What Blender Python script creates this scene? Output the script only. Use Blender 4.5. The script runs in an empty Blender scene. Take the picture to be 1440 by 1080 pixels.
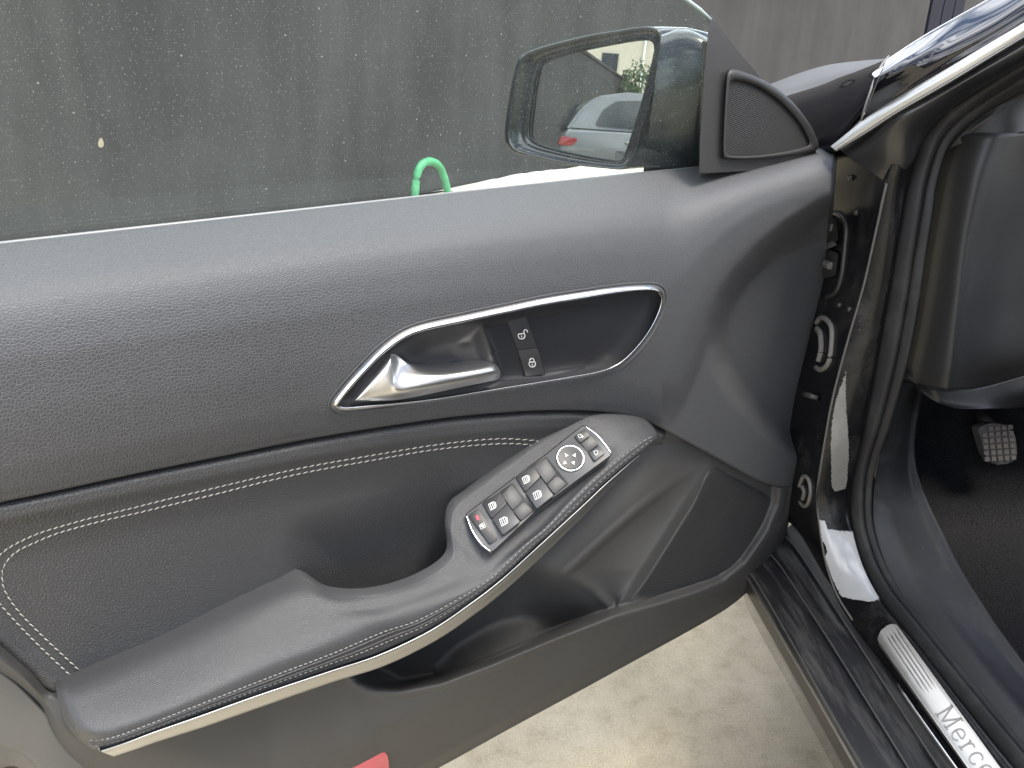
import bpy, bmesh, math, random
import numpy as np
from mathutils import Vector, Matrix

random.seed(7)
R = math.radians
scene = bpy.context.scene
COL = scene.collection

# ------------------------------------------------------------------ camera
PITCH = R(23.5)
CAM_Z = 1.05
cam_d = bpy.data.cameras.new('camera')
cam_d.sensor_width = 36.0
cam_d.lens = 27.0
cam_d.clip_start = 0.02
cam_d.clip_end = 400
cam = bpy.data.objects.new('camera', cam_d)
cam.location = (0, 0, CAM_Z)
cam.rotation_euler = (R(90) - PITCH, 0, 0)
COL.objects.link(cam)
scene.camera = cam

# ------------------------------------------------------------------ sky, sun, exposure
SUN_EL, SUN_AZ = R(67), R(118)          # azimuth clockwise from +Y (view heading)
world = bpy.data.worlds.new('World')
scene.world = world
world.use_nodes = True
wn, wl = world.node_tree.nodes, world.node_tree.links
wn.clear()
wo = wn.new('ShaderNodeOutputWorld')
bg = wn.new('ShaderNodeBackground')
bg.inputs['Strength'].default_value = 0.15
sky = wn.new('ShaderNodeTexSky')
sky.sky_type = 'NISHITA'
sky.sun_disc = False
sky.sun_elevation = SUN_EL
sky.sun_rotation = SUN_AZ
sky.air_density = 1.0
sky.dust_density = 2.0
tcw = wn.new('ShaderNodeTexCoord')
mpw = wn.new('ShaderNodeMapping')
mpw.inputs['Scale'].default_value = (1, 1, 2.6)
nzw = wn.new('ShaderNodeTexNoise')
nzw.inputs['Scale'].default_value = 2.3
nzw.inputs['Detail'].default_value = 7
nzw.inputs['Roughness'].default_value = 0.6
rpw = wn.new('ShaderNodeValToRGB')
rpw.color_ramp.elements[0].position = 0.45
rpw.color_ramp.elements[0].color = (0, 0, 0, 1)
rpw.color_ramp.elements[1].position = 0.63
rpw.color_ramp.elements[1].color = (1, 1, 1, 1)
mxw = wn.new('ShaderNodeMixRGB')
mxw.inputs['Color2'].default_value = (20.0, 20.4, 21.2, 1)      # bright broken cloud
wl.new(tcw.outputs['Generated'], mpw.inputs['Vector'])
wl.new(mpw.outputs['Vector'], nzw.inputs['Vector'])
wl.new(nzw.outputs['Fac'], rpw.inputs['Fac'])
wl.new(rpw.outputs['Color'], mxw.inputs['Fac'])
wl.new(sky.outputs['Color'], mxw.inputs['Color1'])
wl.new(mxw.outputs['Color'], bg.inputs['Color'])
wl.new(bg.outputs['Background'], wo.inputs['Surface'])

sun_d = bpy.data.lights.new('sun', 'SUN')
sun_d.energy = 2.0
sun_d.angle = R(22)
sun_d.color = (1.0, 0.93, 0.80)
sun = bpy.data.objects.new('sun', sun_d)
COL.objects.link(sun)
sdir = Vector((math.sin(SUN_AZ) * math.cos(SUN_EL), math.cos(SUN_AZ) * math.cos(SUN_EL), math.sin(SUN_EL)))
sun.rotation_euler = (-sdir).to_track_quat('-Z', 'Y').to_euler()
sun.location = sdir * 20

vs = scene.view_settings
vs.view_transform = 'Standard'
vs.look = 'None'
vs.exposure = 0.93
vs.gamma = 1.0
vs.use_curve_mapping = False
scene.cycles.max_bounces = 10
scene.cycles.transparent_max_bounces = 12
scene.cycles.glossy_bounces = 6
scene.cycles.caustics_reflective = False
scene.cycles.caustics_refractive = False

# ------------------------------------------------------------------ frames of reference
CP, SP = math.cos(PITCH), math.sin(PITCH)
CAM = np.array([0.0, 0.0, CAM_Z])
DOOR_A = math.atan2(0.558, 0.829)                       # heading of the opened door
DU = np.array([math.cos(DOOR_A), math.sin(DOOR_A), 0])  # along the door towards its hinges
DN = np.array([math.sin(DOOR_A), -math.cos(DOOR_A), 0]) # out of the trim, into the doorway
CAR_A = DOOR_A + R(61.5)                                # heading of the car: the door stands 61.5 deg open
CF = np.array([math.cos(CAR_A), math.sin(CAR_A), 0])
CL = np.array([math.sin(CAR_A), -math.cos(CAR_A), 0])   # lateral, into the car
DOOR_D = -0.589
UPZ = np.array([0, 0, 1.0])


def ray(px, py):
    a, b = px - 720.0, 540.0 - py
    return np.array([a, 1080 * CP + b * SP, b * CP - 1080 * SP]) / 1080.0


def D(px, py, w=0.0):                    # a point of the door at relief height w above its base plane
    r = ray(px, py)
    return CAM + r * ((DOOR_D + w) / r.dot(DN))


def LAT(px, py, lat):                    # a point of the car at a lateral distance
    r = ray(px, py)
    return CAM + r * (lat / r.dot(CL))


def ZP(px, py, z):                       # a point at a height
    r = ray(px, py)
    return CAM + r * ((z - CAM_Z) / r[2])


def YP(px, py, y):
    r = ray(px, py)
    return CAM + r * (y / r[1])


def on_plane(px, py, p0, n, off=0.0):
    r = ray(px, py)
    return CAM + r * ((p0 + n * off - CAM).dot(n) / r.dot(n))


# ------------------------------------------------------------------ splines
def cr(pts, n, closed=False):
    """Catmull-Rom through pts, n samples evenly spaced along the length"""
    P = np.array(pts, float)
    m = len(P)
    segs = m if closed else m - 1
    out = []
    for i in range(segs):
        p1, p2 = P[i], P[(i + 1) % m]
        p0 = P[(i - 1) % m] if (closed or i > 0) else 2 * p1 - p2
        p3 = P[(i + 2) % m] if (closed or i + 2 < m) else 2 * p2 - p1
        for k in range(14):
            t = k / 14
            out.append(0.5 * ((2 * p1) + (-p0 + p2) * t + (2 * p0 - 5 * p1 + 4 * p2 - p3) * t * t + (-p0 + 3 * p1 - 3 * p2 + p3) * t ** 3))
    out.append(P[0] if closed else P[-1])
    out = np.array(out)
    d = np.r_[0, np.cumsum(np.linalg.norm(np.diff(out[:, :2], axis=0), axis=1))]
    q = np.linspace(0, d[-1], n + 1)[:-1] if closed else np.linspace(0, d[-1], n)
    return np.stack([np.interp(q, d, out[:, k]) for k in range(out.shape[1])], 1)


def crp(P, s):
    """Catmull-Rom value(s) of control points P at parameters s (0..len-1)"""
    P = np.array(P, float)
    m = len(P)
    out = []
    for x in np.atleast_1d(s):
        i = min(max(int(math.floor(x)), 0), m - 2)
        t = x - i
        p1, p2 = P[i], P[i + 1]
        p0 = P[i - 1] if i > 0 else 2 * p1 - p2
        p3 = P[i + 2] if i + 2 < m else 2 * p2 - p1
        out.append(0.5 * ((2 * p1) + (-p0 + p2) * t + (2 * p0 - 5 * p1 + 4 * p2 - p3) * t * t + (-p0 + 3 * p1 - 3 * p2 + p3) * t ** 3))
    return np.array(out)


_MONO = {}


def mono(x, xs, ys):
    """smooth monotone interpolation"""
    key = (tuple(xs), tuple(ys))
    g = _MONO.get(key)
    if g is None:
        d = [(ys[i + 1] - ys[i]) / (xs[i + 1] - xs[i]) for i in range(len(xs) - 1)]
        g = [d[0]] + [0 if d[i - 1] * d[i] <= 0 else 2 * d[i - 1] * d[i] / (d[i - 1] + d[i]) for i in range(1, len(d))] + [d[-1]]
        _MONO[key] = g
    if x <= xs[0]: return ys[0]
    if x >= xs[-1]: return ys[-1]
    i = 0
    while xs[i + 1] < x: i += 1
    h = xs[i + 1] - xs[i]
    t = (x - xs[i]) / h
    return (2 * t**3 - 3 * t**2 + 1) * ys[i] + (t**3 - 2 * t**2 + t) * h * g[i] + (-2 * t**3 + 3 * t**2) * ys[i + 1] + (t**3 - t**2) * h * g[i + 1]


def sst(a, b, x):
    t = min(max((x - a) / (b - a), 0), 1)
    return t * t * (3 - 2 * t)


GX0, GY0, GST, GNX, GNY = -220.0, -320.0, 3.0, 560, 600
_gx, _gy = np.meshgrid(GX0 + GST * np.arange(GNX), GY0 + GST * np.arange(GNY), indexing='ij')
_FIELD = {}


def _field(poly, signed):
    P = np.array(poly, float)
    A, B = (P, np.roll(P, -1, 0)) if signed else (P[:-1], P[1:])
    best = np.full(_gx.shape, 1e18)
    ins = np.zeros(_gx.shape, bool)
    for a, b in zip(A, B):
        d = b - a
        t = np.clip(((_gx - a[0]) * d[0] + (_gy - a[1]) * d[1]) / max(d.dot(d), 1e-9), 0, 1)
        best = np.minimum(best, (a[0] + d[0] * t - _gx) ** 2 + (a[1] + d[1] * t - _gy) ** 2)
        if signed and a[1] != b[1]:
            ins ^= ((a[1] > _gy) != (b[1] > _gy)) & (_gx < d[0] * (_gy - a[1]) / d[1] + a[0])
    best = np.sqrt(best)
    return np.where(ins, best, -best) if signed else best


def _look(poly, x, y, signed):
    key = (id(poly), signed)
    f = _FIELD.get(key)
    if f is None:
        f = _FIELD[key] = (_field(poly, signed).tolist(), poly)
    F = f[0]
    u, v = (x - GX0) / GST, (y - GY0) / GST
    i = min(max(int(u), 0), GNX - 2); j = min(max(int(v), 0), GNY - 2)
    u -= i; v -= j
    a, b = F[i], F[i + 1]
    return (a[j] * (1 - v) + a[j + 1] * v) * (1 - u) + (b[j] * (1 - v) + b[j + 1] * v) * u


def seg_dist(poly, x, y, closed=True):
    return abs(_look(poly, x, y, True)) if closed else _look(poly, x, y, False)


def sd(poly, x, y):                      # signed distance to an outline, positive inside
    return _look(poly, x, y, True)


def inside(poly, x, y):
    return _look(poly, x, y, True) > 0


# ------------------------------------------------------------------ object helpers
INV = {}


def root(name, loc, rz, label, cat, group=None):
    o = bpy.data.objects.new(name, None)
    o.location = loc
    o.rotation_euler = (0, 0, rz)
    o.empty_display_size = 0.1
    COL.objects.link(o)
    o['label'] = label
    o['category'] = cat
    if group: o['group'] = group
    INV[o.name] = (Matrix.Translation(Vector(loc)) @ Matrix.Rotation(rz, 4, 'Z')).inverted()
    return o


def finish(bm, name, mat, parent=None, smooth=True, angle=None, recalc=True):
    if recalc:
        bmesh.ops.recalc_face_normals(bm, faces=bm.faces)
    if parent is not None:
        bm.transform(INV[parent.name])
    me = bpy.data.meshes.new(name)
    bm.to_mesh(me)
    bm.free()
    if smooth:
        for p in me.polygons: p.use_smooth = True
        if angle is not None:
            me.set_sharp_from_angle(angle=R(angle))
    me.materials.append(mat)
    o = bpy.data.objects.new(name, me)
    COL.objects.link(o)
    if parent is not None:
        o.parent = parent
        INV[o.name] = INV[parent.name]
    return o


def tag(o, label=None, cat=None, group=None, kind=None):
    if label: o['label'] = label
    if cat: o['category'] = cat
    if group: o['group'] = group
    if kind: o['kind'] = kind
    return o


def grid_bm(G, skirt=None, keep=None, bm=None):
    """G[i][j] -> 3-D points; skirt = vector to push a border rim back by"""
    bm = bm or bmesh.new()
    ni, nj = len(G), len(G[0])
    V = [[bm.verts.new(G[i][j]) for j in range(nj)] for i in range(ni)]
    for i in range(ni - 1):
        for j in range(nj - 1):
            if keep is None or keep(i, j):
                bm.faces.new((V[i][j], V[i + 1][j], V[i + 1][j + 1], V[i][j + 1]))
    if skirt is not None:
        be = [e for e in bm.edges if e.is_boundary]
        ret = bmesh.ops.extrude_edge_only(bm, edges=be)
        nv = [g for g in ret['geom'] if isinstance(g, bmesh.types.BMVert)]
        bmesh.ops.translate(bm, verts=nv, vec=Vector(skirt))
    loose = [v for v in bm.verts if not v.link_faces]
    if loose: bmesh.ops.delete(bm, geom=loose, context='VERTS')
    return bm


def sheet(name, top, bot, ns, nt, wfun, mat, parent, keep=None, warp=None, skirt=0.015, angle=None, place=D):
    """relief sheet between two matched pixel curves"""
    S = np.linspace(0, len(top) - 1, ns)
    T = crp(top, S); B = crp(bot, S)
    G, PX = [], []
    for i, s in enumerate(S):
        row, prow = [], []
        for j in range(nt):
            t = j / (nt - 1)
            x, y = T[i] * (1 - t) + B[i] * t
            if warp: x, y = warp(x, y, s / (len(top) - 1), t)
            row.append(place(x, y, wfun(x, y, s / (len(top) - 1), t)))
            prow.append((x, y))
        G.append(row); PX.append(prow)
    kf = None
    if keep:
        def kf(i, j):
            c = [(PX[i + a][j + b]) for a in (0, 1) for b in (0, 1)]
            return keep(sum(p[0] for p in c) / 4, sum(p[1] for p in c) / 4)
    bm = grid_bm(G, -DN * skirt if skirt else None, kf)
    return finish(bm, name, mat, parent, True, angle)


def loft(name, stations, ns, nt, mat, parent, place=D, skirt=None, angle=None, close_ends=False):
    """stations: list of cross sections, each a list of (px, py, w)"""
    K = len(stations[0])
    S = np.linspace(0, len(stations) - 1, ns)
    rails = [crp([st[k] for st in stations], S) for k in range(K)]
    T = np.linspace(0, K - 1, nt)
    G = []
    for i in range(ns):
        c = crp([rails[k][i] for k in range(K)], T)
        G.append([place(*p) for p in c])
    bm = grid_bm(G, skirt)
    return finish(bm, name, mat, parent, True, angle)


def loft3(name, stations, ns, nt, mat, parent, skirt=None, angle=None):
    return loft(name, stations, ns, nt, mat, parent, place=lambda x, y, z: np.array([x, y, z]), skirt=skirt, angle=angle)


def tube_bm(pts, rad, seg=10, closed=False, bm=None, flat=None, up=None, cap=True):
    """sweep; rad scalar or list; flat = (normal vec, factor) squashes along it"""
    bm = bm or bmesh.new()
    P = [Vector(p) for p in pts]
    n = len(P)
    rings = []
    for i in range(n):
        a = P[(i - 1) % n] if (closed or i > 0) else P[i]
        b = P[(i + 1) % n] if (closed or i < n - 1) else P[i]
        t = (b - a).normalized()
        u = Vector(up) if up is not None else Vector((0.13, 0.21, 1))
        x = t.cross(u).normalized(); y = x.cross(t).normalized()
        r = rad[i] if hasattr(rad, '__len__') else rad
        rx, ry = r if hasattr(r, '__len__') else (r, r)
        rings.append([bm.verts.new(P[i] + x * rx * math.cos(2 * math.pi * k / seg) + y * ry * math.sin(2 * math.pi * k / seg)) for k in range(seg)])
    for i in range(n if closed else n - 1):
        A, B = rings[i], rings[(i + 1) % n]
        for k in range(seg):
            bm.faces.new((A[k], A[(k + 1) % seg], B[(k + 1) % seg], B[k]))
    if not closed and cap:
        bm.faces.new(rings[0]); bm.faces.new(rings[-1][::-1])
    return bm


def prism_bm(top, vec, bev=0.0, seg=2, bm=None):
    """polygon of 3-D points, extruded by vec (away from the seen face), bevelled on the seen face"""
    own = bm is None
    bm = bm or bmesh.new()
    vec = Vector(vec)
    n = len(top)
    a = [bm.verts.new(p) for p in top]
    b = [bm.verts.new(Vector(p) + vec) for p in top]
    f = bm.faces.new(a)
    bm.faces.new(b[::-1])
    for i in range(n):
        bm.faces.new((a[i], b[i], b[(i + 1) % n], a[(i + 1) % n]))
    if bev and own:
        es = list(f.edges)
        bmesh.ops.bevel(bm, geom=es, offset=bev, segments=seg, affect='EDGES', profile=0.6, clamp_overlap=True)
    return bm


def rounded(poly, r, k=4):
    """round the corners of a 2-D polygon"""
    P = np.array(poly, float)
    m = len(P); out = []
    for i in range(m):
        p, a, b = P[i], P[i - 1], P[(i + 1) % m]
        da, db = a - p, b - p
        la, lb = np.linalg.norm(da), np.linalg.norm(db)
        q = min(r, la * .45, lb * .45)
        s, e = p + da / la * q, p + db / lb * q
        for j in range(k + 1):
            t = j / k
            out.append((1 - t) ** 2 * s + 2 * t * (1 - t) * p + t * t * e)
    return out


def box_bm(c, ax, ay, az, hx, hy, hz, bev=0.0, bm=None):
    own = bm is None
    bm = bm or bmesh.new()
    c, ax, ay, az = (np.array(v, float) for v in (c, ax, ay, az))
    V = [bm.verts.new(c + ax * hx * i + ay * hy * j + az * hz * k) for i in (-1, 1) for j in (-1, 1) for k in (-1, 1)]
    for f in ((0, 1, 3, 2), (4, 6, 7, 5), (0, 4, 5, 1), (2, 3, 7, 6), (0, 2, 6, 4), (1, 5, 7, 3)):
        bm.faces.new([V[i] for i in f])
    if bev and own:
        bmesh.ops.bevel(bm, geom=list(bm.edges), offset=bev, segments=2, affect='EDGES', clamp_overlap=True)
    return bm


# ------------------------------------------------------------------ materials
def new_mat(name):
    m = bpy.data.materials.new(name)
    m.use_nodes = True
    nt = m.node_tree
    nt.nodes.clear()
    out = nt.nodes.new('ShaderNodeOutputMaterial')
    b = nt.nodes.new('ShaderNodeBsdfPrincipled')
    nt.links.new(b.outputs['BSDF'], out.inputs['Surface'])
    return m, nt, b, out


def coords(nt, scale=1.0, vec=None):
    tc = nt.nodes.new('ShaderNodeTexCoord')
    mp = nt.nodes.new('ShaderNodeMapping')
    mp.inputs['Scale'].default_value = vec or (scale, scale, scale)
    nt.links.new(tc.outputs['Object'], mp.inputs['Vector'])
    return mp.outputs['Vector']


def noise(nt, vec, scale, detail=4, rough=0.55, dist=0.0):
    n = nt.nodes.new('ShaderNodeTexNoise')
    n.inputs['Scale'].default_value = scale
    n.inputs['Detail'].default_value = detail
    n.inputs['Roughness'].default_value = rough
    n.inputs['Distortion'].default_value = dist
    nt.links.new(vec, n.inputs['Vector'])
    return n.outputs['Fac']


def ramp(nt, fac, stops):
    r = nt.nodes.new('ShaderNodeValToRGB')
    e = r.color_ramp.elements
    while len(e) < len(stops): e.new(0.5)
    for k, (p, c) in enumerate(stops):
        e[k].position = p
        e[k].color = (*c, 1) if hasattr(c, '__len__') else (c, c, c, 1)
    nt.links.new(fac, r.inputs['Fac'])
    return r.outputs['Color']


def mixc(nt, fac, a, b, mode='MIX'):
    m = nt.nodes.new('ShaderNodeMixRGB')
    m.blend_type = mode
    for k, v in (('Fac', fac), ('Color1', a), ('Color2', b)):
        if isinstance(v, (int, float)): m.inputs[k].default_value = v if k == 'Fac' else (v, v, v, 1)
        elif isinstance(v, tuple): m.inputs[k].default_value = (*v, 1)
        else: nt.links.new(v, m.inputs[k])
    return m.outputs['Color']


def mth(nt, op, a, b=0.0, c=None):
    m = nt.nodes.new('ShaderNodeMath')
    m.operation = op
    for k, v in enumerate((a, b) if c is None else (a, b, c)):
        if isinstance(v, (int, float)): m.inputs[k].default_value = v
        else: nt.links.new(v, m.inputs[k])
    return m.outputs[0]


def bump(nt, b, height, strength, dist):
    n = nt.nodes.new('ShaderNodeBump')
    n.inputs['Strength'].default_value = strength
    n.inputs['Distance'].default_value = dist
    nt.links.new(height, n.inputs['Height'])
    nt.links.new(n.outputs['Normal'], b.inputs['Normal'])
    return n


def plain(name, col, rough=0.4, metal=0.0, coat=0.0, spec=0.5, var=0.0, grain=0.0, gscale=900, rvar=0.0):
    m, nt, b, out = new_mat(name)
    b.inputs['Base Color'].default_value = (*col, 1)
    b.inputs['Roughness'].default_value = rough
    b.inputs['Metallic'].default_value = metal
    b.inputs['Coat Weight'].default_value = coat
    b.inputs['Coat Roughness'].default_value = 0.03
    b.inputs['Specular IOR Level'].default_value = spec
    v = coords(nt)
    if var:
        f = noise(nt, v, 9, 6, 0.65)
        lo, hi = tuple(c * (1 - var) for c in col), tuple(min(1, c * (1 + var)) for c in col)
        nt.links.new(ramp(nt, f, [(0.3, lo), (0.7, hi)]), b.inputs['Base Color'])
    if rvar:
        f = noise(nt, v, 25, 5, 0.6)
        nt.links.new(mth(nt, 'MULTIPLY_ADD', f, rvar * 2, rough - rvar), b.inputs['Roughness'])
    if grain:
        bump(nt, b, noise(nt, v, gscale, 3, 0.6), grain, 0.0006)
    return m


def leather(name, col, crease, cell, strength, rough, crease_w=0.12, fine=0.25, spec=0.9, stretch=1.0, bend=0.35):
    """pebbled hide: cells laid out over the face of the door, bent by noise, creases between them"""
    m, nt, b, out = new_mat(name)
    v = coords(nt)
    sx = nt.nodes.new('ShaderNodeSeparateXYZ'); nt.links.new(v, sx.inputs[0])
    cx_ = nt.nodes.new('ShaderNodeCombineXYZ')
    nt.links.new(mth(nt, 'MULTIPLY', sx.outputs['X'], stretch), cx_.inputs['X'])
    nt.links.new(mth(nt, 'MULTIPLY_ADD', sx.outputs['Y'], 0.8, sx.outputs['Z']), cx_.inputs['Y'])
    v2 = cx_.outputs[0]
    nz = nt.nodes.new('ShaderNodeTexNoise'); nz.inputs['Scale'].default_value = 0.35 / cell; nz.inputs['Detail'].default_value = 2
    nt.links.new(v2, nz.inputs['Vector'])
    sub = nt.nodes.new('ShaderNodeVectorMath'); sub.operation = 'SUBTRACT'; sub.inputs[1].default_value = (.5, .5, .5)
    nt.links.new(nz.outputs['Color'], sub.inputs[0])
    mul = nt.nodes.new('ShaderNodeVectorMath'); mul.operation = 'SCALE'; mul.inputs['Scale'].default_value = cell * bend * 4
    nt.links.new(sub.outputs[0], mul.inputs[0])
    add = nt.nodes.new('ShaderNodeVectorMath'); add.operation = 'ADD'
    nt.links.new(v2, add.inputs[0]); nt.links.new(mul.outputs[0], add.inputs[1])
    vo = nt.nodes.new('ShaderNodeTexVoronoi'); vo.feature = 'DISTANCE_TO_EDGE'; vo.voronoi_dimensions = '2D'
    vo.inputs['Scale'].default_value = 1 / cell
    nt.links.new(add.outputs[0], vo.inputs['Vector'])
    h = ramp(nt, vo.outputs['Distance'], [(0.0, 0.0), (crease_w, 0.7), (0.45, 1.0)])
    fn = noise(nt, v, 1.6 / cell, 3, 0.6)
    hh = mth(nt, 'MULTIPLY_ADD', fn, fine, h)
    bump(nt, b, hh, strength, cell * 0.22)
    big = noise(nt, v, 6, 4, 0.6)
    base = ramp(nt, big, [(0.3, tuple(c * 0.92 for c in col)), (0.7, tuple(c * 1.08 for c in col))])
    cm = ramp(nt, vo.outputs['Distance'], [(0.0, 1.0), (crease_w, 0.0)])
    nt.links.new(mixc(nt, cm, base, crease), b.inputs['Base Color'])
    b.inputs['Roughness'].default_value = rough
    b.inputs['Specular IOR Level'].default_value = spec
    return m


M_LEATHER = leather('leather_grain', (0.055, 0.057, 0.061), (0.100, 0.103, 0.109), 0.0027, 0.52, 0.56, 0.13, 0.25, spec=0.7)
M_INSERT = leather('leather_insert', (0.058, 0.059, 0.061), (0.050, 0.051, 0.053), 0.0027, 0.60, 0.52, 0.3, 0.7, spec=0.6, bend=0.6)
M_ARM = leather('leather_armrest', (0.053, 0.055, 0.058), (0.046, 0.047, 0.050), 0.0018, 0.55, 0.50, 0.3, 0.4, spec=0.7)
M_HARD = plain('hard_plastic_trim', (0.058, 0.0578, 0.057), 0.56, spec=0.5, grain=0.28, gscale=1400, var=0.08)
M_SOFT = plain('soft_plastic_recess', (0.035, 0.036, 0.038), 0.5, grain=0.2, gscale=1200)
M_SATINBLK = plain('satin_black_plastic', (0.017, 0.018, 0.021), 0.46, grain=0.08, gscale=1500)
M_BUTTON = plain('button_plastic', (0.020, 0.021, 0.023), 0.42, grain=0.1, gscale=1800)
M_PANEL = plain('switch_panel_plastic', (0.075, 0.078, 0.082), 0.42, grain=0.12, gscale=1800)
M_PRINT = plain('white_print', (0.72, 0.73, 0.72), 0.6)
M_THREAD = plain('pale_thread', (0.43, 0.42, 0.385), 0.8)
M_THREAD2 = plain('grey_thread', (0.22, 0.22, 0.215), 0.8)
M_SATIN = plain('satin_silver', (0.80, 0.80, 0.80), 0.33, metal=1, grain=0.03, gscale=2500)
M_CHROME = plain('chrome', (0.82, 0.82, 0.83), 0.12, metal=1)
M_ALU = plain('brushed_aluminium', (0.50, 0.485, 0.45), 0.40, metal=1, rvar=0.08, var=0.12)
M_PAINT = plain('black_paint', (0.006, 0.006, 0.009), 0.30, coat=1.0, spec=0.0)
M_PAINT.node_tree.nodes['Principled BSDF'].inputs['Coat IOR'].default_value = 1.55
M_JAMB = plain('black_jamb_paint', (0.006, 0.006, 0.007), 0.16, spec=0.35, var=0.4, rvar=0.06)
M_RUBBER = plain('black_rubber', (0.022, 0.022, 0.023), 0.55, grain=0.1, var=0.3)
M_DASH = plain('dash_plastic', (0.014, 0.0138, 0.0135), 0.55, grain=0.3, gscale=1100)
M_REDREF = plain('red_reflector', (0.46, 0.10, 0.11), 0.2, coat=0.6, grain=0.6, gscale=500)
M_REDLED = plain('red_print', (0.75, 0.03, 0.07), 0.4)
M_GROMMET = plain('grey_grommet', (0.15, 0.14, 0.125), 0.6, var=0.3)
M_DARK = plain('dark_void', (0.006, 0.006, 0.006), 0.8)


def mat_dusty(name, col, dust, amount, rough=0.45, streak=(60, 60, 60), thr=0.55, spec=0.5, specks=True):
    """dark surface with dust smears and small grit"""
    m, nt, b, out = new_mat(name)
    v = coords(nt)
    mp = nt.nodes.new('ShaderNodeMapping'); mp.inputs['Scale'].default_value = streak
    nt.links.new(v, mp.inputs['Vector'])
    f = noise(nt, mp.outputs['Vector'], 1.0, 7, 0.7, 0.4)
    k = ramp(nt, f, [(thr, 0.0), (thr + 0.22, amount)])
    if specks:
        vo = nt.nodes.new('ShaderNodeTexVoronoi'); vo.inputs['Scale'].default_value = 85; vo.inputs['Randomness'].default_value = 1
        nt.links.new(v, vo.inputs['Vector'])
        s = ramp(nt, vo.outputs['Distance'], [(0.045, 1.0), (0.075, 0.0)])
        rv = ramp(nt, vo.outputs['Color'], [(0.62, 0.0), (0.72, 0.8)])
        k = mth(nt, 'MAXIMUM', k, mth(nt, 'MULTIPLY', s, rv))
    nt.links.new(mixc(nt, k, col, dust), b.inputs['Base Color'])
    nt.links.new(mth(nt, 'MULTIPLY_ADD', k, 0.4, rough), b.inputs['Roughness'])
    b.inputs['Specular IOR Level'].default_value = spec
    bump(nt, b, noise(nt, v, 700, 3), 0.15, 0.0006)
    return m


M_JAMB = mat_dusty('black_jamb_paint', (0.006, 0.006, 0.007), (0.13, 0.125, 0.11), 0.22, 0.22, (16, 16, 10), 0.52, spec=0.3)
M_SILL = mat_dusty('dusty_sill_plastic', (0.015, 0.015, 0.016), (0.20, 0.19, 0.17), 0.34, 0.42, (9, 70, 70), 0.46)
M_KICK = mat_dusty('dusty_kick_plastic', (0.011, 0.0115, 0.0125), (0.15, 0.15, 0.145), 0.22, 0.5, (18, 18, 18), 0.55)


def mat_carpet():
    m, nt, b, out = new_mat('black_carpet')
    v = coords(nt)
    f = noise(nt, v, 420, 4, 0.8)
    c = ramp(nt, f, [(0.32, (0.008, 0.008, 0.009)), (0.72, (0.066, 0.066, 0.070))])
    vo = nt.nodes.new('ShaderNodeTexVoronoi'); vo.inputs['Scale'].default_value = 70
    nt.links.new(v, vo.inputs['Vector'])
    s = ramp(nt, vo.outputs['Distance'], [(0.03, 1.0), (0.055, 0.0)])
    rv = ramp(nt, vo.outputs['Color'], [(0.7, 0.0), (0.8, 0.7)])
    nt.links.new(mixc(nt, mth(nt, 'MULTIPLY', s, rv), c, (0.35, 0.34, 0.32)), b.inputs['Base Color'])
    b.inputs['Roughness'].default_value = 0.95
    b.inputs['Specular IOR Level'].default_value = 0.1
    bump(nt, b, f, 1.0, 0.003)
    return m


M_CARPET = mat_carpet()


def mat_ground():
    m, nt, b, out = new_mat('pale_concrete')
    v = coords(nt)
    a = noise(nt, v, 3.0, 6, 0.65)
    c1 = ramp(nt, a, [(0.3, (0.44, 0.375, 0.265)), (0.5, (0.52, 0.45, 0.325)), (0.72, (0.60, 0.53, 0.40))])
    f = noise(nt, v, 26, 8, 0.7)
    c2 = ramp(nt, f, [(0.30, (0.80, 0.78, 0.74)), (0.5, (1, 1, 1)), (0.72, (1.10, 1.10, 1.10))])
    c = mixc(nt, 1.0, c1, c2, 'MULTIPLY')
    g = noise(nt, v, 300, 5, 0.85)
    c = mixc(nt, 1.0, c, ramp(nt, g, [(0.30, 0.66), (0.70, 1.20)]), 'MULTIPLY')
    for sc, lo, hi, keep, col in ((38, .05, .09, .74, (0.19, 0.155, 0.10)), (75, .07, .12, .70, (0.60, 0.56, 0.47)), (130, .08, .14, .66, (0.17, 0.145, 0.10))):
        vo = nt.nodes.new('ShaderNodeTexVoronoi'); vo.inputs['Scale'].default_value = sc
        nt.links.new(v, vo.inputs['Vector'])
        s_ = ramp(nt, vo.outputs['Distance'], [(lo, 1.0), (hi, 0.0)])
        rv = ramp(nt, vo.outputs['Color'], [(keep, 0.0), (keep + .1, 0.45)])
        c = mixc(nt, mth(nt, 'MULTIPLY', s_, rv), c, col)
    nt.links.new(c, b.inputs['Base Color'])
    b.inputs['Roughness'].default_value = 0.92
    b.inputs['Specular IOR Level'].default_value = 0.2
    bump(nt, b, mth(nt, 'ADD', f, mth(nt, 'MULTIPLY', g, 0.4)), 0.35, 0.005)
    return m


M_GROUND = mat_ground()


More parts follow.
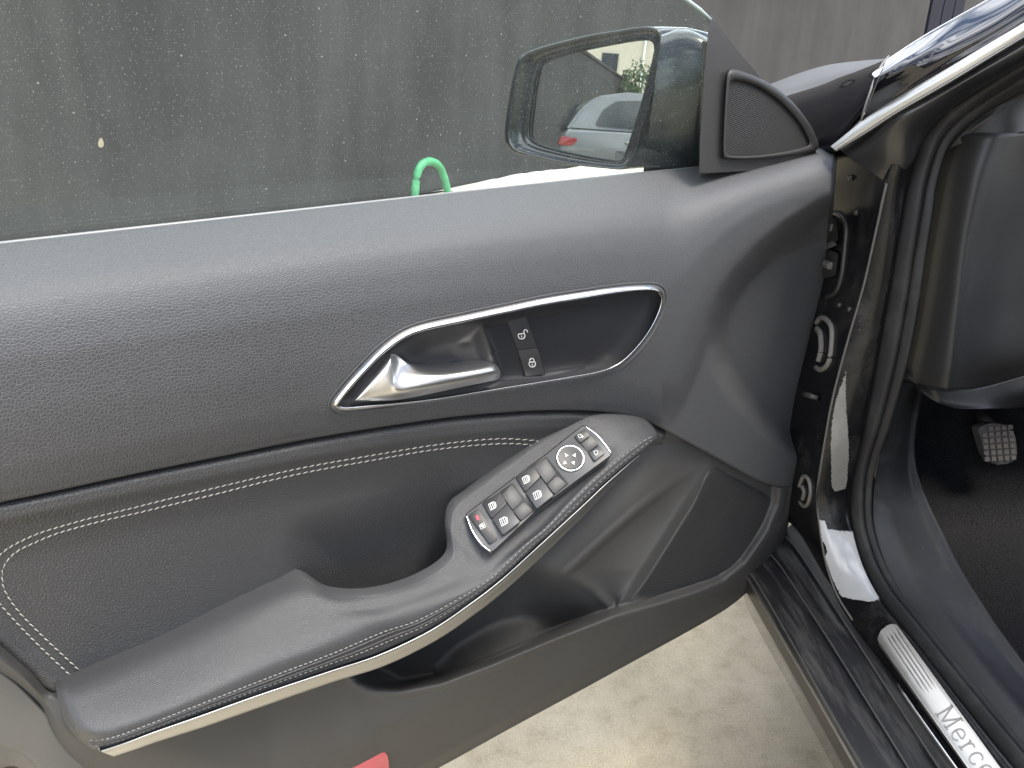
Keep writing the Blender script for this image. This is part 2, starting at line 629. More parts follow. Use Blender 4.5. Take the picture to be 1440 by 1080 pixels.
def mat_wall():
    m, nt, b, out = new_mat('dark_render')
    v = coords(nt)
    a = noise(nt, v, 0.9, 6, 0.6)
    c1 = ramp(nt, a, [(0.3, (0.050, 0.0495, 0.050)), (0.7, (0.068, 0.0670, 0.0675))])
    mp = nt.nodes.new('ShaderNodeMapping'); mp.inputs['Scale'].default_value = (5.0, 5.0, 0.35)
    nt.links.new(v, mp.inputs['Vector'])
    s = noise(nt, mp.outputs['Vector'], 1.0, 5, 0.6)
    c = mixc(nt, 1.0, c1, ramp(nt, s, [(0.3, (0.93, 0.93, 0.93)), (0.75, (1.09, 1.08, 1.07))]), 'MULTIPLY')
    nt.links.new(c, b.inputs['Base Color'])
    b.inputs['Roughness'].default_value = 0.9
    b.inputs['Specular IOR Level'].default_value = 0.1
    bump(nt, b, noise(nt, v, 60, 5, 0.7), 0.3, 0.004)
    return m


M_WALL = mat_wall()


def mat_glass():
    """tinted side window: see-through, reflecting, with dust film, streaks and dried drops"""
    m, nt, b, out = new_mat('dusty_window_glass')
    nt.nodes.remove(b)
    v = coords(nt)
    tr = nt.nodes.new('ShaderNodeBsdfTransparent'); tr.inputs['Color'].default_value = (0.86, 0.90, 0.88, 1)
    gl = nt.nodes.new('ShaderNodeBsdfGlossy'); gl.inputs['Roughness'].default_value = 0.01
    gl.inputs['Color'].default_value = (0.95, 1, 0.98, 1)
    fr = nt.nodes.new('ShaderNodeFresnel'); fr.inputs['IOR'].default_value = 1.5
    geo = nt.nodes.new('ShaderNodeNewGeometry')
    nt.links.new(mth(nt, 'MULTIPLY_ADD', geo.outputs['Backfacing'], 1 / 1.5 - 1.5, 1.5), fr.inputs['IOR'])
    mx = nt.nodes.new('ShaderNodeMixShader')
    nt.links.new(fr.outputs[0], mx.inputs[0]); nt.links.new(tr.outputs[0], mx.inputs[1]); nt.links.new(gl.outputs[0], mx.inputs[2])
    df = nt.nodes.new('ShaderNodeBsdfDiffuse'); df.inputs['Color'].default_value = (0.62, 0.66, 0.65, 1)
    tl = nt.nodes.new('ShaderNodeBsdfTranslucent'); tl.inputs['Color'].default_value = (0.62, 0.66, 0.65, 1)
    dm = nt.nodes.new('ShaderNodeMixShader'); dm.inputs[0].default_value = 0.5
    nt.links.new(df.outputs[0], dm.inputs[1]); nt.links.new(tl.outputs[0], dm.inputs[2])
    # film + wiped streaks
    mp = nt.nodes.new('ShaderNodeMapping'); mp.inputs['Rotation'].default_value = (0, R(-14), 0); mp.inputs['Scale'].default_value = (32, 1, 4.5)
    nt.links.new(v, mp.inputs['Vector'])
    st = noise(nt, mp.outputs['Vector'], 1.0, 6, 0.65)
    film = ramp(nt, st, [(0.33, 0.030), (0.80, 0.11)])
    big = noise(nt, v, 5, 3, 0.5)
    film = mth(nt, 'MULTIPLY', film, ramp(nt, big, [(0.3, 0.6), (0.7, 1.25)]))
    k = film
    sx = nt.nodes.new('ShaderNodeSeparateXYZ'); nt.links.new(v, sx.inputs[0])
    cb = nt.nodes.new('ShaderNodeCombineXYZ'); nt.links.new(sx.outputs['X'], cb.inputs['X']); nt.links.new(sx.outputs['Z'], cb.inputs['Y'])
    for sc, lo, hi, keep, amt in ((60, 0.03, 0.05, 0.66, 0.6), (210, 0.06, 0.10, 0.62, 0.5), (520, 0.10, 0.18, 0.56, 0.42)):
        vo = nt.nodes.new('ShaderNodeTexVoronoi'); vo.voronoi_dimensions = '2D'; vo.inputs['Scale'].default_value = sc
        nt.links.new(cb.outputs[0], vo.inputs['Vector'])
        s = ramp(nt, vo.outputs['Distance'], [(lo, 1.0), (hi, 0.0)])
        rv = ramp(nt, vo.outputs['Color'], [(keep, 0.0), (keep + 0.2, amt)])
        k = mth(nt, 'MAXIMUM', k, mth(nt, 'MULTIPLY', s, rv))
    # dried drops: open arcs, heavier at the lower rim
    vo = nt.nodes.new('ShaderNodeTexVoronoi'); vo.voronoi_dimensions = '2D'; vo.inputs['Scale'].default_value = 55
    nt.links.new(cb.outputs[0], vo.inputs['Vector'])
    rg = ramp(nt, vo.outputs['Distance'], [(0.09, 0.0), (0.115, 1.0), (0.15, 0.0)])
    rv = ramp(nt, vo.outputs['Color'], [(0.62, 0.0), (0.8, 0.34)])
    brk = ramp(nt, noise(nt, v, 260, 2), [(0.45, 0.0), (0.6, 1.0)])
    k = mth(nt, 'MAXIMUM', k, mth(nt, 'MULTIPLY', mth(nt, 'MULTIPLY', rg, rv), brk))
    fx = nt.nodes.new('ShaderNodeMixShader')
    k = mth(nt, 'MULTIPLY', k, mth(nt, 'SUBTRACT', 1.0, geo.outputs['Backfacing']))   # dirt lies on one face of the pane
    nt.links.new(k, fx.inputs[0]); nt.links.new(mx.outputs[0], fx.inputs[1]); nt.links.new(dm.outputs[0], fx.inputs[2])
    nt.links.new(fx.outputs[0], out.inputs['Surface'])
    return m


M_GLASS = mat_glass()


def mat_mesh(name, col, scale, rot, depth=1.0, lo=0.3):
    """fine woven grille, too fine to build wire by wire"""
    m, nt, b, out = new_mat(name)
    tc = nt.nodes.new('ShaderNodeTexCoord')
    hs = []
    for a in rot:
        mp = nt.nodes.new('ShaderNodeMapping'); mp.inputs['Rotation'].default_value = (0, R(a), 0)
        nt.links.new(tc.outputs['Object'], mp.inputs['Vector'])
        w = nt.nodes.new('ShaderNodeTexWave'); w.bands_direction = 'Z'; w.inputs['Scale'].default_value = scale
        nt.links.new(mp.outputs['Vector'], w.inputs['Vector'])
        hs.append(w.outputs['Fac'])
    h = hs[0]
    for x in hs[1:]: h = mth(nt, 'MULTIPLY', h, x)
    nt.links.new(ramp(nt, h, [(0.15, tuple(c * lo for c in col)), (0.7, col)]), b.inputs['Base Color'])
    b.inputs['Roughness'].default_value = 0.45
    bump(nt, b, h, depth, 0.0012)
    return m


M_TWEET = mat_mesh('tweeter_mesh', (0.034, 0.034, 0.034), 150, (12, 72), 1.0, 0.12)
M_SPEAKER = mat_mesh('speaker_fabric_pattern', (0.052, 0.053, 0.054), 130, (50, -30), 0.8, 0.55)

# ================================================================== GROUND AND SURROUNDINGS
bm = bmesh.new()
n = 40
bm_g = [[(-60 + 120 * i / n, -60 + 120 * j / n, 0.0) for j in range(n + 1)] for i in range(n + 1)]
grid_bm(bm_g, bm=bm)
ground = finish(bm, 'ground', M_GROUND)
tag(ground, 'pale beige concrete ground under the open door', kind='structure')

W0 = ZP(640, 267, 0.0); W1 = ZP(820, 233, 0.0)
WD = (W1 - W0) / np.linalg.norm(W1 - W0)
WN = np.array([WD[1], -WD[0], 0])                       # towards the camera


def wall_pt(px, py, off=0.0):
    return on_plane(px, py, W0, WN, off)


def set_label(o, label, cat, group=None):
    return tag(o, label, cat, group)


wa, wb = W0 - WD * 24, W0 + WD * 34
wall = root('boundary_wall', tuple((wa + wb) / 2), math.atan2(WD[1], WD[0]), 'dark grey rendered wall behind the car door', 'wall')
c = (wa + wb) / 2 - WN * 0.12 + UPZ * 1.5
finish(box_bm(c, WD, WN, UPZ, np.linalg.norm(wb - wa) / 2, 0.12, 1.5, 0.02), 'wall_face', M_WALL, wall, smooth=False)
finish(box_bm(c + UPZ * 1.54, WD, WN, UPZ, np.linalg.norm(wb - wa) / 2 + .02, 0.16, 0.04, 0.01), 'coping', M_WALL, wall, smooth=False)
M_GATE = plain('dark_blue_metal', (0.020, 0.021, 0.032), 0.9, spec=0.1)
g0 = wall_pt(1305, 20)
gate_u = float((g0 - W0).dot(WD))
for k in range(3):
    p = W0 + WD * (gate_u + .45 + k * 1.02) + WN * 0.02 + UPZ * 1.4
    finish(box_bm(p, WD, WN, UPZ, 0.47, 0.03, 1.4, 0.01), 'gate_panel', M_GATE, wall, smooth=False)
pc = wall_pt(142, 201, 0.004)
bm = bmesh.new()
pts = [wall_pt(142 + 4.0 * math.cos(a) * (1 + .2 * math.sin(3 * a)), 201 + 7 * math.sin(a), 0.003) for a in np.linspace(0, 2 * math.pi, 11)[:-1]]
prism_bm(pts, -WN * 0.006, bm=bm)
finish(bm, 'paint_chip', plain('bare_render', (0.42, 0.36, 0.27), 0.9), wall, smooth=False)

# green hose standing against the wall foot
M_HOSE = plain('green_hose', (0.10, 0.42, 0.20), 0.4, var=0.35)
hp = [(582, 330), (583, 290), (584, 265), (587, 243), (595, 230), (606, 227), (617, 233), (624, 248), (629, 268), (634, 295), (640, 330)]
H3 = []
for (x, y) in cr(hp, 40):
    q = wall_pt(x, y, 0.35)
    q[2] = max(q[2], 0.03)
    H3.append(q)
bm = tube_bm(H3, [0.028 + 0.0022 * (k % 2) for k in range(len(H3))], 12)
hose = finish(bm, 'garden_hose', M_HOSE)
tag(hose, 'bright green hose looped upright by the dark wall, seen through the door window', 'hose')

# pale mound lying along the foot of the wall
MT = [(632, 268), (660, 262), (700, 252), (745, 244), (790, 239), (850, 237), (920, 233), (990, 229), (1040, 226)]
rg = random.Random(11)
G = []
for i_, (x, y) in enumerate(cr(MT, 60)):
    t_ = i_ / 59
    y += rg.uniform(-1.2, 1.2)
    top = wall_pt(x, y, 0.25)
    foot = flat0 = np.array([top[0], top[1], 0.0])
    h = max(top[2], 0.02)
    G.append([tuple(foot - WN * .22 + UPZ * h * .4), tuple(foot - WN * .06 + UPZ * h * .93), tuple(foot + UPZ * h), tuple(foot + WN * .15 + UPZ * h * (.78 + .1 * rg.random())), tuple(foot + WN * .34 + UPZ * h * (.5 + .12 * rg.random())), tuple(foot + WN * .55 + UPZ * h * (.2 + .06 * rg.random())), tuple(foot + WN * .75 - UPZ * .01)])
M_MOUND = plain('pale_cream_fill', (0.78, 0.75, 0.66), 0.95, var=0.14)
mound = finish(grid_bm(G), 'pale_mound', M_MOUND)
tag(mound, 'pale cream mound along the foot of the dark wall, under the door mirror', 'mound')

# ================================================================== THE OPEN DOOR
HINGE = D(1178, 216, 0.0)
DOOR_BASE = (HINGE[0], HINGE[1], 0.33)
door = root('car_door_assembly', DOOR_BASE, DOOR_A, 'black leather trimmed car door standing open, with window, mirror and armrest', 'car door')

# ---------------------------------------------------------------- upper trim
U_TOP = [(-195, 367), (-60, 352), (60, 338.5), (200, 323), (320, 309.5), (430, 297), (540, 284.5), (640, 273), (740, 262), (800, 255.5), (860, 249), (920, 242.5), (985, 236), (1040, 228), (1090, 220), (1130, 212), (1160, 208), (1178, 214)]
U_BOT = [(-195, 745), (-60, 718), (60, 694), (200, 664), (320, 640), (430, 618), (540, 600), (640, 586), (740, 578), (800, 577), (860, 580), (905, 590), (960, 618), (1020, 650), (1070, 676), (1105, 686), (1128, 677), (1144, 661)]
SCOOP = [(1200, 262), (1150, 285), (1100, 318), (1064, 350), (1030, 388), (1010, 418), (996, 455), (992, 485), (1002, 518), (1030, 560), (1065, 598), (1105, 630), (1150, 655), (1230, 640), (1230, 262)]
BEZ = [(72, 545), (82, 572), (130, 585), (260, 572), (400, 553), (550, 529), (700, 504), (850, 480), (1000, 455), (1120, 432), (1195, 402), (1260, 345), (1318, 270), (1358, 190), (1370, 130), (1355, 97), (1310, 86), (1200, 92), (1050, 113), (900, 137), (750, 168), (600, 200), (430, 237), (340, 272), (260, 330), (180, 410), (110, 490)]
BEZ = [(440 + x * 0.3611, 370 + y * 0.3611) for x, y in BEZ]
BEZ_S = cr(BEZ, 220, closed=True)
BEZ_IN = [tuple(p) for p in cr(BEZ, 60, closed=True)]
bcx, bcy = BEZ_S[:, 0].mean(), BEZ_S[:, 1].mean()


def w_upper(x, y, s, t):
    k = 1.0 + 2.6 * sst(930, 1150, x)
    tt = t * k
    w = mono(tt, [0, 0.04, 0.10, 0.17, 0.25, 0.35, 0.48, 0.64, 0.85, 0.96, 1.0, 4], [-0.046, -0.032, -0.013, 0.005, 0.0165, 0.0235, 0.0275, 0.028, 0.024, 0.017, 0.013, 0.013])
    if x > 930:   # lower edge keeps its own roll where the crest moved up
        w = w * 1.0
        w += (0.013 - w) * sst(0.80, 1.0, t) * 0.8
    d = sd(SCOOP, x, y)
    w -= 0.038 * sst(-8, 28, d) * sst(0.02, 0.2, t)
    # front edge turns away
    w -= 0.012 * sst(0.975, 1.0, s)
    # the swell under the handle flows into the armrest
    return w


def warp_upper(x, y, s, t):
    x -= 20 * sst(0.55, 1.0, s) * math.exp(-((t - 0.80) / 0.16) ** 2)
    return x, y


def keep_upper(x, y):
    return sd(BEZ_IN, x, y) < -1.2


upper_trim = sheet('upper_trim', U_TOP, U_BOT, 360, 96, w_upper, M_LEATHER, door, keep=keep_upper, warp=warp_upper, skirt=0.012)


def w_at(x, y):
    """relief of the upper trim at a pixel"""
    ts = np.interp(x, [p[0] for p in U_TOP], [p[1] for p in U_TOP])
    bs = np.interp(x, [p[0] for p in U_BOT], [p[1] for p in U_BOT])
    return w_upper(x, y, 0.5, min(max((y - ts) / (bs - ts), 0), 1))


# ---------------------------------------------------------------- insert panel with twin stitching
I_TOP = [(x, y - 5) for x, y in U_BOT[:12]] + [(940, 598)]
I_BOT = [(-195, 800), (-60, 880), (0, 915), (60, 965), (150, 985), (280, 925), (400, 900), (520, 880), (620, 850), (700, 760), (790, 690), (850, 640), (930, 625)]


def seam_y(x):
    return float(np.interp(x, [p[0] for p in U_BOT], [p[1] for p in U_BOT]))


FRAME_A = [(-210, 735), (-80, 830), (0, 897), (30, 925), (80, 965)]
FRAME_B = [(-210, 735), (-80, 830), (0, 893), (40, 928), (80, 960)]
CUP = [(440, 760), (520, 740), (620, 690), (660, 700), (700, 790), (600, 880), (480, 880), (420, 860)]


def w_insert(x, y, s, t):
    d = y - seam_y(x)
    w = mono(d, [-6, 0, 5, 12, 22, 40, 90, 220], [-0.004, 0.003, 0.0085, 0.0115, 0.0115, 0.006, -0.002, -0.004])
    w -= 0.006 * sst(700, 860, x) * sst(0, 40, d)
    w -= 0.018 * sst(-45, 60, sd(CUP, x, y))
    # left edge swells to the frame
    e = seg_dist(FRAME_A, x, y, False)
    w += 0.006 * (1 - sst(0, 26, e)) * sst(700, 800, y)
    return w


insert_panel = sheet('insert_panel', I_TOP, I_BOT, 220, 110, w_insert, M_INSERT, door, skirt=0.05)


def stitches(name, line, step, gap, rad, wf, mat, lift=0.0006, jit=0.0):
    P = cr(line, max(8, int(sum(math.dist(line[i], line[i + 1]) for i in range(len(line) - 1)) / step)))
    bm = bmesh.new()
    for i in range(len(P) - 1):
        a = P[i] + (P[i + 1] - P[i]) * gap * 0.5
        b = P[i + 1] - (P[i + 1] - P[i]) * gap * 0.5
        nrm = np.array([-(b - a)[1], (b - a)[0]]); nrm = nrm / np.linalg.norm(nrm) * jit
        pts = [D(*(a + nrm), wf(*a) - rad * 0.5), D(*(a * .75 + b * .25 + nrm * .5), wf(*a) + lift), D(*(a * .25 + b * .75 - nrm * .5), wf(*b) + lift), D(*(b - nrm), wf(*b) - rad * 0.5)]
        tube_bm(pts, [rad * .6, rad, rad, rad * .6], 6, bm=bm)
    o = finish(bm, name, mat, door)
    o['kind'] = 'stuff'
    return o


ST_A = [(772, 622), (740, 618), (700, 616), (660, 619), (600, 626), (520, 637), (440, 650), (370, 667), (307, 690), (240, 704), (180, 717), (130, 728), (97, 737), (60, 748), (36, 758), (10, 772), (-8, 790), (-16, 812), (-12, 832), (0, 849), (22, 874), (54, 907), (99, 950)]
ST_A = [(772, 622), (740, 618.5), (705, 617), (660, 620), (600, 627.5), (520, 641), (440, 655), (370, 670), (307, 685), (240, 701), (180, 716), (130, 728), (97, 737), (60, 748), (36, 758), (10, 772), (-8, 790), (-16, 812), (-12, 832), (0, 849), (22, 874), (54, 907), (99, 950)]
ST_B = [(763, 628), (735, 624.5), (705, 624), (660, 627), (600, 634), (520, 648), (440, 662.5), (370, 678), (307, 694), (240, 710), (195, 721), (150, 731), (108, 742), (75, 752), (47, 764), (26, 774), (14, 784), (6, 795), (3, 808), (7, 831), (29, 863), (69, 903), (112, 943)]
wi = lambda x, y: w_insert(x, y, 0, 0)
stitches('stitching', ST_A, 9.6, 0.20, 0.00048, wi, M_THREAD, jit=0.7)
stitches('stitching', ST_B, 9.6, 0.20, 0.00048, wi, M_THREAD, jit=0.7)

# ---------------------------------------------------------------- armrest
ARM = [  # back edge, upper, crest, front roll, face, lower edge   (px, py, relief)
    [(81, 963, .004), (80, 972, .014), (83, 990, .024), (93, 1018, .036), (106, 1035, .042), (124, 1050, .044)],
    [(90, 953, .000), (92, 970, .022), (98, 993, .038), (111, 1024, .056), (125, 1041, .060), (138, 1054, .060)],
    [(112, 942, -.004), (117, 965, .026), (127, 991, .046), (148, 1022, .067), (165, 1035, .071), (180, 1042, .069)],
    [(217, 896, -.006), (223, 920, .022), (233, 948, .044), (250, 983, .068), (264, 997, .073), (280, 1005, .071)],
    [(325, 842, -.006), (331, 868, .022), (342, 898, .045), (362, 934, .069), (380, 952, .074), (398, 964, .072)],
    [(398, 810, -.004), (408, 836, .024), (420, 868, .046), (444, 903, .070), (462, 921, .075), (480, 936, .073)],
    [(430, 812, .010), (438, 836, .032), (452, 862, .050), (480, 887, .070), (500, 905, .076), (520, 923, .074)],
    [(468, 834, .034), (476, 846, .046), (488, 859, .056), (518, 873, .071), (540, 888, .076), (560, 906, .074)],
    [(526, 836, .050), (533, 843, .056), (545, 851, .062), (568, 860, .072), (588, 872, .077), (604, 884, .075)],
    [(588, 818, .050), (594, 824, .056), (604, 831, .062), (624, 838, .072), (645, 842, .077), (662, 846, .075)],
    [(634, 786, .044), (642, 795, .051), (655, 803, .058), (675, 811, .069), (690, 813, .075), (706, 811, .074)],
    [(634, 742, .026), (645, 757, .036), (662, 773, .048), (695, 790, .065), (715, 790, .074), (733, 787, .073)],
    [(640, 714, .014), (655, 733, .029), (678, 753, .043), (722, 768, .063), (742, 764, .073), (758, 764, .072)],
    [(664, 694, .010), (683, 716, .026), (708, 737, .041), (752, 744, .061), (770, 741, .071), (784, 742, .070)],
    [(708, 661, .010), (728, 684, .026), (752, 704, .041), (788, 707, .059), (803, 707, .068), (816, 712, .068)],
    [(755, 627, .010), (775, 648, .025), (798, 668, .040), (826, 671, .057), (838, 673, .065), (849, 680, .065)],
    [(797, 602, .010), (815, 620, .024), (837, 637, .038), (858, 643, .053), (869, 647, .060), (879, 654, .060)],
    [(832, 584, .010), (848, 598, .023), (866, 613, .036), (884, 622, .048), (893, 628, .054), (902, 635, .054)],
    [(872, 580, .010), (884, 592, .022), (896, 603, .032), (906, 611, .041), (912, 616, .046), (917, 622, .046)],
    [(902, 584, .008), (908, 593, .018), (914, 601, .026), (919, 607, .033), (922, 612, .037), (924, 617, .037)],
    [(917, 594, .002), (919, 599, .008), (921, 604, .014), (923, 609, .019), (924, 612, .022), (925, 615, .022)],
]
armrest = loft('armrest', ARM, 300, 60, M_ARM, door, skirt=-DN * 0.012)


def arm_curve(f):
    """line along the armrest at cross-section parameter f (0..5)"""
    return [tuple(crp(st, [f])[0]) for st in ARM]


def stitches3(name, line3, step, gap, rad, mat, lift):
    P = cr(line3, int(sum(math.dist(line3[i][:2], line3[i + 1][:2]) for i in range(len(line3) - 1)) / step))
    bm = bmesh.new()
    for i in range(len(P) - 1):
        a = P[i] * (1 - gap / 2) + P[i + 1] * gap / 2
        b = P[i + 1] * (1 - gap / 2) + P[i] * gap / 2
        q = [a, a * .7 + b * .3, a * .3 + b * .7, b]
        tube_bm([D(x, y, w + (lift if 0 < k < 3 else -rad)) for k, (x, y, w) in enumerate(q)], rad, 5, bm=bm)
    o = finish(bm, name, mat, door)
    o['kind'] = 'stuff'
    return o


stitches3('stitching', arm_curve(4.02)[1:], 7.5, 0.3, 0.0006, M_THREAD2, 0.0007)
stitches3('stitching', arm_curve(4.62)[1:], 7.5, 0.3, 0.0006, M_THREAD2, 0.0007)
for f, r in ((4.2, .0010), (4.45, .0010)):
    L3 = cr(arm_curve(f)[1:], 160)
    finish(tube_bm([D(x, y, w + 0.0002) for x, y, w in L3], r, 6), 'piping', M_ARM, door)

# decorative strip under the armrest
STRIP = [(139, 1056, 160, 1064), (180, 1042, 190, 1054), (217, 1028, 225, 1042), (280, 1006, 288, 1022), (361, 977, 368, 994), (460, 944, 466, 960), (532, 920, 539, 937), (604, 886, 611, 902), (662, 847, 670, 862), (706, 813, 714, 827), (758, 766, 766, 779), (816, 713, 823, 723), (849, 682, 855, 689), (879, 656, 883, 661), (899, 639, 902, 642)]
SL = []
for i, (a, b, c_, d_) in enumerate(STRIP):
    wv = float(np.interp(i, [0, 1, 5, 8, 10, 12, 14], [.064, .070, .075, .076, .072, .064, .052]))
    e = lambda q: (a + (c_ - a) * q, b + (d_ - b) * q)
    SL.append([(*e(0), wv - 0.004), (*e(0.04), wv + 0.002), (*e(0.22), wv + 0.003), (*e(0.34), wv + .0015), (*e(0.40), wv - 0.0005), (*e(.85), wv - .003), (*e(1), wv - 0.007)])
loft('trim_strip', SL, 170, 26, plain('satin_trim_silver', (0.50, 0.51, 0.52), 0.38, metal=1), door, skirt=-DN * 0.01)
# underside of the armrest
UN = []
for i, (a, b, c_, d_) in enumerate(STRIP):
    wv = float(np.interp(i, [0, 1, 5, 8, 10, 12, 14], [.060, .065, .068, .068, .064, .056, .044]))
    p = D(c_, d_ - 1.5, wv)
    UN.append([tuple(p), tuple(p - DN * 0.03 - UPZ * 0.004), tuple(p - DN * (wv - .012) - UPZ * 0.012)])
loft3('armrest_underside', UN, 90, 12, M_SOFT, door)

# ---------------------------------------------------------------- lower trim with pocket
L_TOP = [(-195, 752), (-70, 840), (0, 893), (40, 928), (75, 955), (100, 975), (150, 990), (300, 925), (480, 890), (600, 850), (720, 765), (820, 680), (919, 596), (960, 619), (1000, 640), (1045, 664), (1085, 684), (1105, 687), (1124, 677)]
L_BOT = [(-195, 850), (-70, 920), (0, 955), (30, 975), (50, 1005), (68, 1040), (98, 1080), (150, 1135), (300, 1230), (480, 1150), (600, 1089), (720, 1023), (820, 969), (900, 925), (980, 881), (1030, 850), (1068, 815), (1098, 772), (1113, 722)]
LIP = [(490, 930), (508, 955), (532, 966), (561, 967), (619, 956), (690, 930), (767, 898), (861, 862), (930, 843), (980, 828), (1015, 814), (1045, 790), (1075, 745), (1090, 708), (1092, 690), (1088, 662), (1003, 612), (930, 566), (860, 585), (780, 660), (650, 810)]
RIDGE1 = [(1004, 640), (985, 672), (935, 750), (895, 812), (866, 858)]
RIDGE2 = [(1004, 640), (960, 668), (900, 716), (850, 760), (800, 806)]
FACET = RIDGE2 + [(835, 828), (866, 858)] + RIDGE1[::-1][1:]
FLOOR = [(604, 936), (640, 903), (677, 880), (705, 868), (734, 862), (760, 868), (776, 886), (767, 897), (690, 929), (619, 955)]
CAV = [(490, 930), (561, 967), (619, 956), (767, 898), (866, 860), (835, 828), (800, 806), (850, 760), (900, 716), (960, 668), (1003, 642), (919, 590), (800, 690), (650, 840)]

RIDGE2X = RIDGE2 + [(835, 828), (866, 860)]
FLOOR_TOP = FLOOR[:7]


def w_lower(x, y, s, t):
    # face of the pocket and the frame around it
    w_lip = float(np.interp(x, [380, 500, 700, 860, 1000, 1090], [.034, .046, .050, .044, .026, .014]))
    below = max(0.0, t - 0.5)
    w = w_lip - 0.030 * sst(0.55, 1.05, t) * (1 - 0.5 * sst(900, 1080, x)) - 0.010 * sst(0.93, 1.0, t)
    w -= 0.020 * (1 - sst(40, 330, x))
    e = seg_dist(FRAME_B, x, y, False)
    if x < 140: w -= 0.020 * (1 - sst(0, 26, e))
    # dimple behind the armrest end
    w -= 0.012 * math.exp(-(((x - 62) / 22) ** 2 + ((y - 985) / 34) ** 2))
    d = sd(LIP, x, y)
    if d > -14:
        d1 = seg_dist(RIDGE1, x, y, False)
        d2 = seg_dist(RIDGE2X, x, y, False)
        kd = sst(0, 170, math.hypot(x - 1004, y - 640))
        w_spk = 0.008 - 0.005 * sst(0, 50, d1)
        q = d1 / (d1 + min(d2, 60) + 1e-6)
        w_fac = 0.008 - kd * (0.009 * math.sin(math.pi * min(q * 0.75, 1)) + 0.006 * q)
        w_cav = 0.006 - kd * (0.010 + 0.038 * sst(0, 90, d2))
        w_cav += 0.06 * sst(0, 60, seg_dist(FLOOR_TOP, x, y, False)) * sst(-3, 5, sd(FLOOR, x, y))
        kf = sst(-8, 8, sd(FACET, x, y))
        w_in = w_spk * (1 - kf) + w_fac * kf
        kc_ = sst(-9, 12, sd(CAV, x, y))
        w_in = w_in * (1 - kc_) + w_cav * kc_
        k = sst(-7, 9, d)
        w = w * (1 - k) + w_in * k
        # soft rolled rim
        w += 0.0018 * math.exp(-((d + 9) / 6.0) ** 2) * (1 - 0.4 * sst(950, 1080, x))
    return w


lower_trim = sheet('lower_trim', L_TOP, L_BOT, 400, 190, w_lower, M_HARD, door, skirt=0.045)
# speaker cover: its own panel inside the pocket frame
SPK = [(1000, 655), (1030, 667), (1060, 682), (1081, 695), (1084, 708), (1070, 742), (1041, 785), (1012, 808), (978, 821), (930, 836), (884, 850), (905, 816), (943, 756), (975, 704)]
SPKS = cr(SPK, 90, closed=True)
scx, scy = 985, 760
rings = []
for k in range(14):
    q = k / 13
    rings.append([D(scx + (x - scx) * q, scy + (y - scy) * q, w_lower(scx + (x - scx) * q, scy + (y - scy) * q, 0.8, 0.5) + 0.0028 * (1 - sst(0.965, 1.0, q)) - 0.001) for x, y in np.vstack([SPKS, SPKS[:1]])])
finish(grid_bm(rings), 'speaker_cover', M_SPEAKER, door)

# red reflector low on the door
rp = [(490, 1083), (500, 1074), (535, 1059), (543, 1058), (546, 1066), (548, 1095), (500, 1110)]
finish(prism_bm([D(x, y, w_lower(x, y, .5, .85) + 0.010) for x, y in rounded(rp, 4)], -DN * 0.016, 0.0012), 'reflector', M_REDREF, door, angle=40)

# ---------------------------------------------------------------- door shell behind the trim
M_SHELL = plain('door_edge_plastic', (0.125, 0.124, 0.118), 0.5, grain=0.15, gscale=1200)
sh = [(-212, 388), (500, 308), (985, 252), (1120, 252), (1120, 560), (1105, 670), (1085, 740), (1040, 800), (960, 855), (640, 1040), (480, 1120), (300, 1190), (-212, 1250)]
shell = finish(prism_bm([D(x, y, -0.062) for x, y in sh], -DN * 0.06, 0.012), 'door_shell', M_PAINT, door, angle=40)
tag(shell, 'black painted outer skin of the door')
sheet('rear_edge_trim', [(-110, 890), (0, 945), (60, 1000), (110, 1060), (160, 1120)], [(-110, 1010), (-40, 1030), (0, 1048), (40, 1068), (90, 1130)], 50, 30,
      lambda x, y, s, t: -0.004 - 0.004 * t - 0.006 * sst(0.9, 1, t), M_SHELL, door, skirt=0.02)
sheet('rear_edge_flange', [(-110, 1005), (-10, 1040), (40, 1064), (90, 1110)], [(-120, 1120), (-40, 1100), (22, 1078), (60, 1130)], 30, 20,
      lambda x, y, s, t: -0.014 - 0.012 * t, M_SHELL, door, skirt=0.02)

# ---------------------------------------------------------------- handle
def w_bez(x, y):
    return w_at(x, y) + 0.001


BN = len(BEZ_S)
ring_stations = []
for i in range(BN):
    x, y = BEZ_S[i]
    a, b = BEZ_S[i - 1], BEZ_S[(i + 1) % BN]
    tx, ty = b - a
    l = math.hypot(tx, ty); nx, ny = ty / l, -tx / l
    if inside(BEZ_IN, x + nx * 4, y + ny * 4) is False: nx, ny = -nx, -ny
    up = sst(-0.4, 0.5, ny) if ny > 0 else 0
    left = sst(640, 480, x) if False else 1 - sst(480, 640, x)
    wd = 4.4 + 5.6 * max(up, 0.8 * left) * (1 - 0.45 * sst(800, 930, x))
    wv = w_bez(x, y)
    prof = [(-5.0, -0.008), (-1.6, -0.001), (-0.5, 0.0008), (wd * 0.3, 0.0034), (wd * 0.65, 0.0055), (wd * 0.88, 0.0060), (wd, 0.004), (wd + 0.8, -0.008)]
    ring_stations.append([D(x + nx * o, y + ny * o, wv + h) for o, h in prof])
bm = bmesh.new()
V = [[bm.verts.new(p) for p in st] for st in ring_stations]
for i in range(BN):
    for j in range(7):
        bm.faces.new((V[i][j], V[(i + 1) % BN][j], V[(i + 1) % BN][j + 1], V[i][j + 1]))
bm2 = bmesh.new()
GK = []
